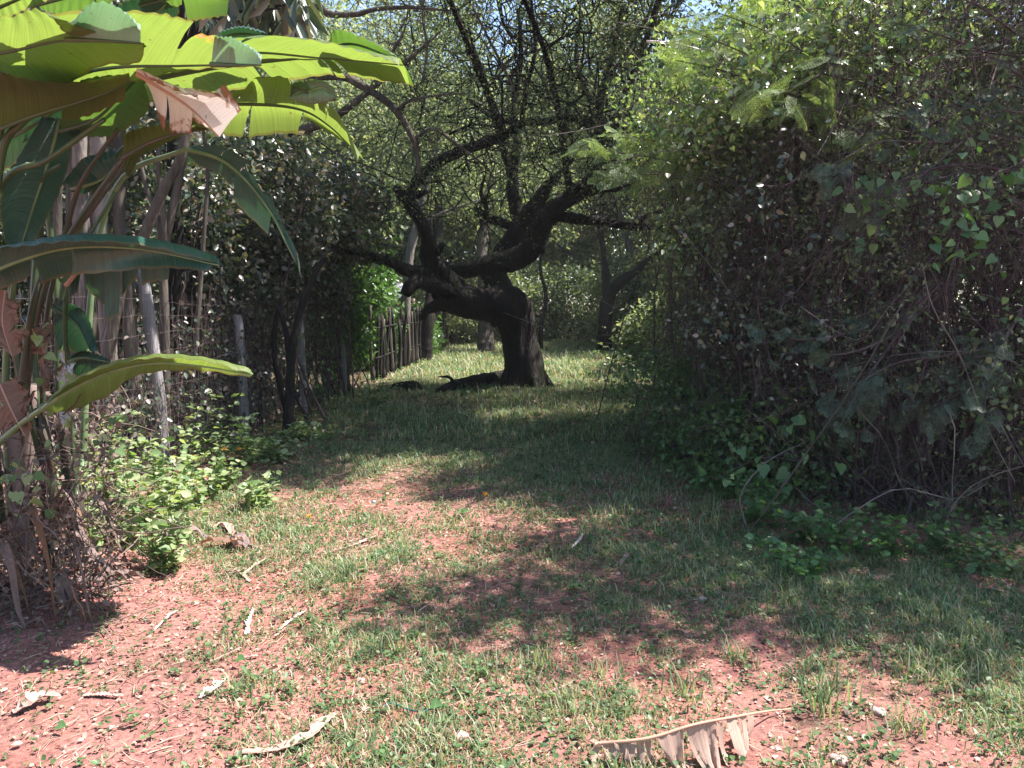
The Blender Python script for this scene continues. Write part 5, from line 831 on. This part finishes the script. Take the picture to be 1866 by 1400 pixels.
BL([(338,272,4.3),(400,290,4.25),(450,330,4.2),(495,390,4.15),(520,440,4.1),(545,490,4.1)], [(338,268,4.3),(420,268,4.1),(470,310,4.1),(510,390,4.1),(540,430,4.1),(548,480,4.1)], [(338,290,4.4),(400,318,4.3),(440,360,4.3),(490,410,4.2),(515,450,4.15),(540,488,4.1)], M['dark'], M['palerib'], [(150,850,4.7),(170,500,4.7),(220,330,4.6),(338,272,4.3)], (.2, .34, .5, .66), (.3, .6), 11, .02, .05)
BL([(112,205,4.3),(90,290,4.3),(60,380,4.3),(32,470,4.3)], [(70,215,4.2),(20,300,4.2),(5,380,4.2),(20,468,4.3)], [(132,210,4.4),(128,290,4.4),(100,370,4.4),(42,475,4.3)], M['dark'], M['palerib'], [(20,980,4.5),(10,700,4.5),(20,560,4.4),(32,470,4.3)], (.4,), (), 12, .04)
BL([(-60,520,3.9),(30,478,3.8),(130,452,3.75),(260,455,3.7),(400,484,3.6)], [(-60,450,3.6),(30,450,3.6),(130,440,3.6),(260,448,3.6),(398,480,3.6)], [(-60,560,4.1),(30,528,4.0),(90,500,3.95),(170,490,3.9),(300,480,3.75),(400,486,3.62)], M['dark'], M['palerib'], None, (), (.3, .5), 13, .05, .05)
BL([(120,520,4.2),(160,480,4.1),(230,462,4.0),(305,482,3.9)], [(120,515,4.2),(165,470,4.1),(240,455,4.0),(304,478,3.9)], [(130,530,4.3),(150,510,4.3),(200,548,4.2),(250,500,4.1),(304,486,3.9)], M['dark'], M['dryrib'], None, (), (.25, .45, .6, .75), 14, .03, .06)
BL([(78,744,3.7),(130,710,3.6),(200,678,3.5),(280,662,3.45),(370,668,3.4),(458,684,3.35)], [(78,742,3.7),(130,698,3.5),(200,668,3.4),(280,653,3.35),(370,658,3.3),(458,682,3.35)], [(82,748,3.75),(120,750,3.9),(190,725,3.85),(250,685,3.7),(350,675,3.5),(456,688,3.38)], M['lime'], M['palerib'], [(-40,900,4.0),(-20,830,3.95),(30,780,3.85),(78,744,3.7)], (), (), 15, .03, .02, label='low arching leaf in full sun')
BL([(60,10,4.0),(150,-10,3.9),(250,-20,3.8)], [(90,-60,3.6),(160,-60,3.6),(250,-50,3.7)], [(80,35,4.2),(120,44,4.2),(200,25,4.1),(250,-5,3.9)], M['green'], M['rib'], [(120,900,4.8),(100,500,4.8),(60,200,4.6),(60,10,4.0)], (), (.6,), 16, .02)
BL([(-40,30,3.6),(30,0,3.5),(110,-30,3.4)], [(-40,-40,3.2),(30,-60,3.2),(110,-60,3.3)], [(-40,60,3.8),(40,22,3.7),(110,-10,3.5)], M['lime'], M['rib'], None, (), (), 17, .02)
BL([(255,10,4.6),(330,-5,4.5),(420,0,4.4)], [(260,-40,4.3),(330,-50,4.3),(420,-20,4.3)], [(270,35,4.8),(340,20,4.7),(420,6,4.45)], M['green'], M['rib'], None, (), (.5,), 18, .02)
BL([(200,60,4.8),(290,20,4.7),(310,-20,4.6)], [(200,20,4.5),(270,-20,4.4),(300,-40,4.4)], [(230,80,5),(300,50,4.9),(325,0,4.7)], M['dark'], M['palerib'], None, (), (.5,), 19, .03)
BL([(400,70,4.3),(440,62,4.25),(490,68,4.2)], [(400,60,4.2),(440,50,4.15),(488,62,4.2)], [(400,80,4.4),(440,82,4.3),(488,72,4.2)], M['dark'], M['rib'], None, (), (), 20, .02)
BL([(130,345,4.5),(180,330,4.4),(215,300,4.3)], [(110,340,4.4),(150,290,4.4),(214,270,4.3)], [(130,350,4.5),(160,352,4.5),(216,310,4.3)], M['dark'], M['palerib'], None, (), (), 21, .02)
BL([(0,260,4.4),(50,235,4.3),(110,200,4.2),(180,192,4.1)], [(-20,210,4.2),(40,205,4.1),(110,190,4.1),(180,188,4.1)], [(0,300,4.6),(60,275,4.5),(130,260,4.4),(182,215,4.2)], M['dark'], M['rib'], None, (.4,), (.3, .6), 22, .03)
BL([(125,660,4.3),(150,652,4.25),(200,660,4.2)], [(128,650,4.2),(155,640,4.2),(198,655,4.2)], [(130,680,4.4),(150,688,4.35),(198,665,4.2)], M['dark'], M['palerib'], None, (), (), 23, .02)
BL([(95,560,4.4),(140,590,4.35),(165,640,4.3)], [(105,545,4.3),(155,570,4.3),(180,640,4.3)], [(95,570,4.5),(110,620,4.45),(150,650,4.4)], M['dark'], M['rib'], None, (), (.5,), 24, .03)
# long arching stalks without their own blade in view
for k, (l, r) in enumerate([([(-30,960,4.4),(-60,600,4.2),(0,345,4.1),(90,290,4.0),(190,218,3.9)], .017), ([(30,980,4.5),(60,620,4.4),(120,420,4.3),(150,330,4.2),(215,235,4.1)], .014), ([(0,950,4.2),(-20,620,4.1),(0,300,4.0),(40,225,3.9),(75,205,3.8)], .02),
    ([(80,980,4.6),(80,640,4.5),(110,470,4.4),(170,380,4.35),(230,300,4.3)], .013), ([(60,1000,4.6),(30,640,4.5),(20,430,4.4),(75,330,4.3),(110,300,4.2)], .015), ([(100,1000,4.3),(90,940,4.3),(95,860,4.3),(70,780,4.2)], .02), ([(140,900,4.4),(120,640,4.4),(130,500,4.3),(210,350,4.3)], .012)]):
    mb = MB(); tubes(mb, catmull(PP(l), 40)[None], np.linspace(r*1.3, r*.7, 40)[None], 9, cap=True); mb.build('stalk', M['redrib'] if k % 2 else M['rib'], ban, smooth=True)
# sheathed false stems
for k, (a, b_) in enumerate([((40,1120,4.1),(20,760,4.2)), ((95,1080,4.3),(75,760,4.4)), ((-20,1130,4.0),(-40,700,4.1)), ((140,1010,4.6),(110,760,4.6)), ((10,1060,4.5),(60,700,4.5))]):
    A, B = P(*a), P(*b_); A[2] = float(hgt(A[0], A[1]))-.03; mb = MB(); bark_tube(mb, [A, (A+B)/2+[.03, 0, 0], B], [.05, .04, .03], 12, rough=.16, sd=k); mb.build('stem', M['bark'] if k % 2 else M['greydry'], ban, smooth=True)
# dead leaves hanging and heaped round the foot
g = np.random.default_rng(99)
dead = [([(10,530,4.0),(5,590,3.95),(22,650,3.9)], [(30,540,4.0),(35,590,3.9),(38,640,3.9)], [(-30,540,4.1),(-20,600,4.0),(0,640,3.95)], 'browndry'), ([(0,700,3.9),(20,745,3.85),(45,795,3.8)], [(48,676,3.9),(50,715,3.85),(52,785,3.8)], [(-40,720,3.9),(-20,790,3.9),(30,800,3.85)], 'browndry'),
        ([(115,640,4.1),(120,690,4.05),(130,760,4.0)], [(125,640,4.1),(140,700,4.05),(134,755,4.0)], [(105,650,4.1),(100,700,4.1),(110,780,4.0)], 'pinkdry'), ([(60,600,4.1),(80,640,4.05),(78,700,4.0)], [(80,600,4.1),(95,640,4.05),(84,700,4.0)], [(50,620,4.1),(60,660,4.1),(70,700,4.0)], 'browndry'),
        ([(120,905,4.2),(100,950,4.2),(85,985,4.2)], [(126,908,4.2),(112,960,4.15),(92,990,4.2)], [(112,910,4.2),(88,950,4.2),(80,980,4.2)], 'browndry')]
for k, (m_, a, b_, mt) in enumerate(dead): blade('dead_leaf', ban, m_, a, b_, M[mt], M['dryrib'], None, (.25, .5, .7), (.35, .6), 60+k, .03, .06, ribr=.006, crumple=.013)
for k in range(64):
    c = gnd(g.uniform(-60, 175), g.uniform(960, 1150)) if k < 50 else gnd(g.uniform(100, 430), g.uniform(965, 1050)); an = g.uniform(-.9, .7); L_ = g.uniform(.12, .38); dv = np.array([math.cos(an), math.sin(an)*.6, 0])*L_*(1 if k % 2 else .45); z = g.uniform(.02, 1.0)*g.uniform(.1, 1) if k < 50 else .03
    p0_ = c+[0, 0, z]; p1_ = c+dv*.5+[0, 0, z*.9+.05]; p2 = c+dv+[0, 0, .02]; w_ = g.uniform(.015, .045); sdv = np.array([-dv[1], dv[0], 0])/L_*w_; mb = MB()
    path = catmull([p0_, p1_, p2], 14); U = np.linspace(0, 1, 14)[:, None]; wv = np.sin(np.pi*np.clip(U*.85+.1, 0, 1)); rows = np.stack([path+sdv*wv*s_+np.array([0, 0, 1.])*(.02*abs(s_)*np.sin(U*9+k)+.012*np.sin(U*23+s_*5+k))+sdv*.25*np.sin(U*17+k) for s_ in (-1, -.5, 0, .5, 1)], 1)
    I = np.arange(70).reshape(14, 5); mb.add(rows.reshape(-1, 3), np.stack([I[:-1, :-1], I[1:, :-1], I[1:, 1:], I[:-1, 1:]], -1).reshape(-1, 4), np.stack([np.repeat(U[:, 0], 5), np.tile([1, .5, 0, .5, 1], 14)], -1)); mb.build('dead_leaf', M['greydry' if k % 3 else 'browndry'], ban, smooth=True, uv=True)
mb = MB(); n = 800; st = np.array([gnd(x, y) for x, y in zip(g.uniform(-80, 210, n), g.uniform(900, 1150, n))])+np.stack([0*g.uniform(size=n), 0*g.uniform(size=n), g.uniform(0, 1.3, n)*g.uniform(0, 1, n)], -1)
dd = unit(rnd_dirs(n, g)*[1, .6, 1]+[.1, 0, -.3])*g.uniform(.1, .5, n)[:, None]; K = 6; uu = np.linspace(0, 1, K)[None, :, None]; pp = st[:, None]+dd[:, None]*uu+np.cumsum(g.normal(size=(n, K, 3))*.012, 1); pp[..., 2] = np.maximum(pp[..., 2], hgt(pp[..., 0], pp[..., 1])+.003)
tubes(mb, pp, g.uniform(.0015, .005, n)[:, None]*np.linspace(1, .6, K)[None], 4); nf_ = 3600; pf = np.array([gnd(x, y) for x, y in zip(g.uniform(-80, 230, nf_), g.uniform(880, 1150, nf_))]); pf[:, 2] += g.uniform(0, 1, nf_)**2*np.where(pf[:, 0] < -1.9, 1.1, .15); scatter(mb, T_OVAL, pf, rnd_dirs(nf_, g)+[0, 0, -.4], rnd_dirs(nf_, g), g.uniform(.012, .05, nf_), .9)
fb = mb.build('dry_fibres', M['fibre'], ban); fb['kind'] = 'stuff'
# creeper leaves climbing through the clump
climber('creeper', 'green creeper climbing through the dead banana leaves', [PP([(60,900,3.9),(110,800,3.95),(95,640,4.0),(120,520,4.0)]), PP([(170,860,4.2),(190,790,4.2),(180,740,4.2)]), PP([(0,860,3.7),(20,870,3.7),(40,880,3.7)])], 411, 22, .06, M['weed'], None, .06)

# ------------------------------------------------------------------ things lying in the clearing
fr = thing('torn_dead_frond', 'torn tan dead banana leaf lying in the grass at the bottom right', 'dead leaf', gnd(1200, 1370)+[0, 0, .02])
def gz(px, py, z):
    p = gnd(px, py); a = (px-933)/F; b = (700-py)/F; v = np.array([a, b*sp+cp, b*cp-sp]); tt = (z+float(hgt(p[0], p[1]))-CAMZ)/v[2]; return np.array([v[0]*tt, v[1]*tt, CAMZ+v[2]*tt])
midp = np.array([gz(1085, 1356, .05), gz(1180, 1346, .10), gz(1260, 1322, .14), gz(1330, 1308, .15), gz(1400, 1296, .05)]); MC = catmull(midp, 200); mb = MB(); g = np.random.default_rng(17)
cuts = [0,.035,.06,.09,.11,.15,.20,.235,.27,.3,.43,.455,.47,.66,.70,.73,.80,.82,.86,.9]; lens = [.07,.13,.16,.17,.05,.10,.07,.06,0,.17,.12,0,.17,.15,0,.16,.05,.14,.05]
for a, b_, h_ in zip(cuts[:-1], cuts[1:], lens):
    if h_ <= .01: continue
    m = max(3, int((b_-a)*60)); U = np.linspace(a, b_, m); V_ = np.linspace(0, 1, 7); UU, VV = np.meshgrid(U, V_, indexing='ij'); uc = (a+b_)/2+g.normal()*.01; U2 = uc+(UU-uc)*(1-(.75 if b_-a > .08 else .4)*VV**1.3); i = np.clip(U2*199, 0, 198).astype(int); ptop = MC[i]
    zt = ptop[..., 2]; gr = hgt(ptop[..., 0], ptop[..., 1]); h_ = h_*g.uniform(.7, 1.15); VV = VV*(1+.12*np.sin(UU*210+g.uniform(0, 6))); y_off = -h_*VV*.75-.02*np.sin(VV*5+g.uniform(0, 6)); z_ = np.maximum(zt-(zt-gr-.012)*np.sin(VV*1.57)**.9, gr+.01)
    p = np.stack([ptop[..., 0]+.02*VV*g.normal()+.05*VV*h_*4, ptop[..., 1]+y_off*.55-.02*np.sin(UU*60)*VV, z_+.008*np.sin(UU*90+k)], -1); I = np.arange(m*7).reshape(m, 7)
    mb.add(p.reshape(-1, 3), np.stack([I[:-1, :-1], I[1:, :-1], I[1:, 1:], I[:-1, 1:]], -1).reshape(-1, 4), np.stack([UU.ravel()*3, VV.ravel()*0], -1))
mb.build('blade', M['frond'], fr, smooth=True, uv=True); mb = MB(); tubes(mb, catmull(np.vstack([midp, gz(1445, 1292, .02)]), 40)[None], np.linspace(.007, .003, 40)[None], 8, cap=True); mb.build('midrib', M['dryrib'], fr, smooth=True)
def strap(name, label, cat, pts, wid, mat, seed=0, curl=.3, group=None):
    P_ = np.array([gz(p[0], p[1], p[2]*.45+.004) for p in pts]); n = 34; path = catmull(P_, n); T = unit(np.gradient(path, axis=0)); S_ = unit(np.cross(T, [0, 0, 1.])); W = np.interp(np.linspace(0, 1, n), np.linspace(0, 1, len(wid)), wid)[:, None]
    g = np.random.default_rng(seed); W = W*.8*(1+.3*g.normal(size=(n, 1))*.6+.25*np.sin(np.linspace(0, 17, n)+seed)[:, None]); path = path+g.normal(size=(n, 3))*.0015; rows = []; vs = np.linspace(-1, 1, 7)
    for v in vs: rows.append(path+S_*W*v+np.array([0, 0, 1.])*W*(curl*v*v+.1*np.sin(np.linspace(0, 9, n)+v*2+seed)[:, None]*1))
    top = np.stack(rows, 1); bot = top-np.array([0, 0, .003]); V = np.concatenate([top, bot[:, ::-1]], 1); m = V.shape[1]; I = np.arange(n*m).reshape(n, m); mb = MB()
    mb.add(V.reshape(-1, 3), np.stack([I[:-1], I[1:], np.roll(I[1:], -1, 1), np.roll(I[:-1], -1, 1)], -1).reshape(-1, 4))
    return tag(mb.build(name, mat, smooth=True), label, cat, group)
strap('dry_sheath', 'long curved pink dry leaf sheath lying in the bottom left grass', 'dead leaf', [(440,1372,.02),(500,1366,.03),(560,1345,.05),(585,1320,.06),(612,1300,.04)], [.012,.018,.034,.03,.008], M['sheath'], 1, .5)
strap('white_husk', 'short white dry husk lying on the bare soil', 'husk', [(362,1272,.02),(380,1262,.04),(398,1250,.045),(410,1236,.03)], [.014,.026,.024,.006], M['husk'], 2, .7)
GD = 'dry strips scattered on the bare soil'
for k, (pts, wd, m, lb) in enumerate([
  ([(25,1300,.02),(50,1285,.04),(75,1270,.05),(110,1268,.05)], [.02,.04,.04,.01], 'sheath', 'crumpled dead leaf in the lower left corner'), ([(150,1268,.01),(190,1266,.02),(225,1268,.01)], [.01,.012,.008], 'sheath', 'thin pink strip right of the crumpled corner leaf'),
  ([(450,1155,.01),(454,1130,.04),(462,1108,.02)], [.012,.012,.006], 'husk', 'upright whitish curl of bark on the red soil'), ([(505,1150,.01),(530,1130,.02),(560,1110,.02)], [.006,.01,.004], 'husk', 'pale split strip right of the upright curl'),
  ([(590,1010,.01),(640,995,.03),(690,975,.02)], [.012,.016,.01], 'sheath', 'long pink strip in the sunlit grass'), ([(410,1025,.02),(440,1045,.03),(455,1060,.02)], [.01,.014,.01], 'sheath', 'pink strip pointing down in the leaf pile'), ([(440,1050,.02),(465,1030,.03),(490,1015,.02)], [.012,.014,.008], 'sheath', 'pink strip crossing it in the leaf pile'),
  ([(280,1150,.01),(310,1120,.03),(330,1110,.02)], [.006,.008,.004], 'husk', 'pale narrow strip in front of the weeds'), ([(430,1200,.01),(470,1195,.02)], [.008,.008], 'sheath', 'short blunt strip at the edge of the leaf shadow'), ([(385,1205,.01),(440,1180,.02)], [.005,.005], 'sheath', 'thin slanting strip beside the short blunt one'),
  ([(380,965,.03),(410,955,.08),(430,985,.03)], [.01,.03,.02], 'sheath', 'curled dead leaf at the right end of the weeds'), ([(1040,1000,.01),(1055,985,.06),(1062,972,.05)], [.008,.014,.006], 'husk', 'small pale leaf standing up in the middle of the clearing'),
  ([(1130,1030,.01),(1140,1015,.05),(1146,1008,.04)], [.014,.02,.008], 'sheath', 'curled pink leaf on the shaded red soil'), ([(650,1000,.01),(700,985,.02),(730,975,.02)], [.006,.01,.006], 'sheath', 'second strip parallel to the long pink one'), ([(520,1145,.01),(500,1160,.02)], [.006,.006], 'sheath', 'tiny strip below the pale split one'),
  ([(1050,1240,.01),(1000,1262,.01),(960,1280,.02)], [.004,.006,.004], 'sheath', 'thin twig-like strip in the bottom centre grass')]):
    strap('dry_strip', lb, 'dead leaf', pts, wd, M[m], 30+k, .5, GD)
GG = 'loose green leaves lying in the grass'
for k, (px, py, s, lb) in enumerate([(432,1215,.035,'round green leaf on the red soil beside the strips'),(785,1300,.04,'round green leaf next to the teal cord'),(105,1340,.035,'green leaf in the lower left grass'),(600,825,.08,'broad green leaf in the shade right of the third post'),(840,940,.05,'yellow-green leaf in the sunlit middle')]):
    mb = MB(); c = gnd(px, py)+[0, 0, .04]; scatter(mb, T_HEART, c[None], np.array([[.8, -.3, .1]]), np.array([[-.1, -.5, .8]]), s*1.3); tag(mb.build('loose_leaf', M['vine']), lb, 'leaf', GG)

# ------------------------------------------------------------------ thin veil added in place of lens glare
hm, nt_, N_2, L_2 = newmat('glare_veil'); pv_ = N_2('ShaderNodeVolumePrincipled'); pv_.inputs['Color'].default_value = (.93, .93, .95, 1); pv_.inputs['Density'].default_value = .0007; pv_.inputs['Anisotropy'].default_value = .3
oo = N_2('ShaderNodeOutputMaterial'); L_2(pv_.outputs[0], oo.inputs['Volume'])
mb = MB(); box(mb, -225, 225, -125, 305, -1.5, 21); tag(mb.build('veil', hm), 'added thin pale haze hanging under the trees', 'veil', kind='stuff')
sc.cycles.volume_bounces = 0
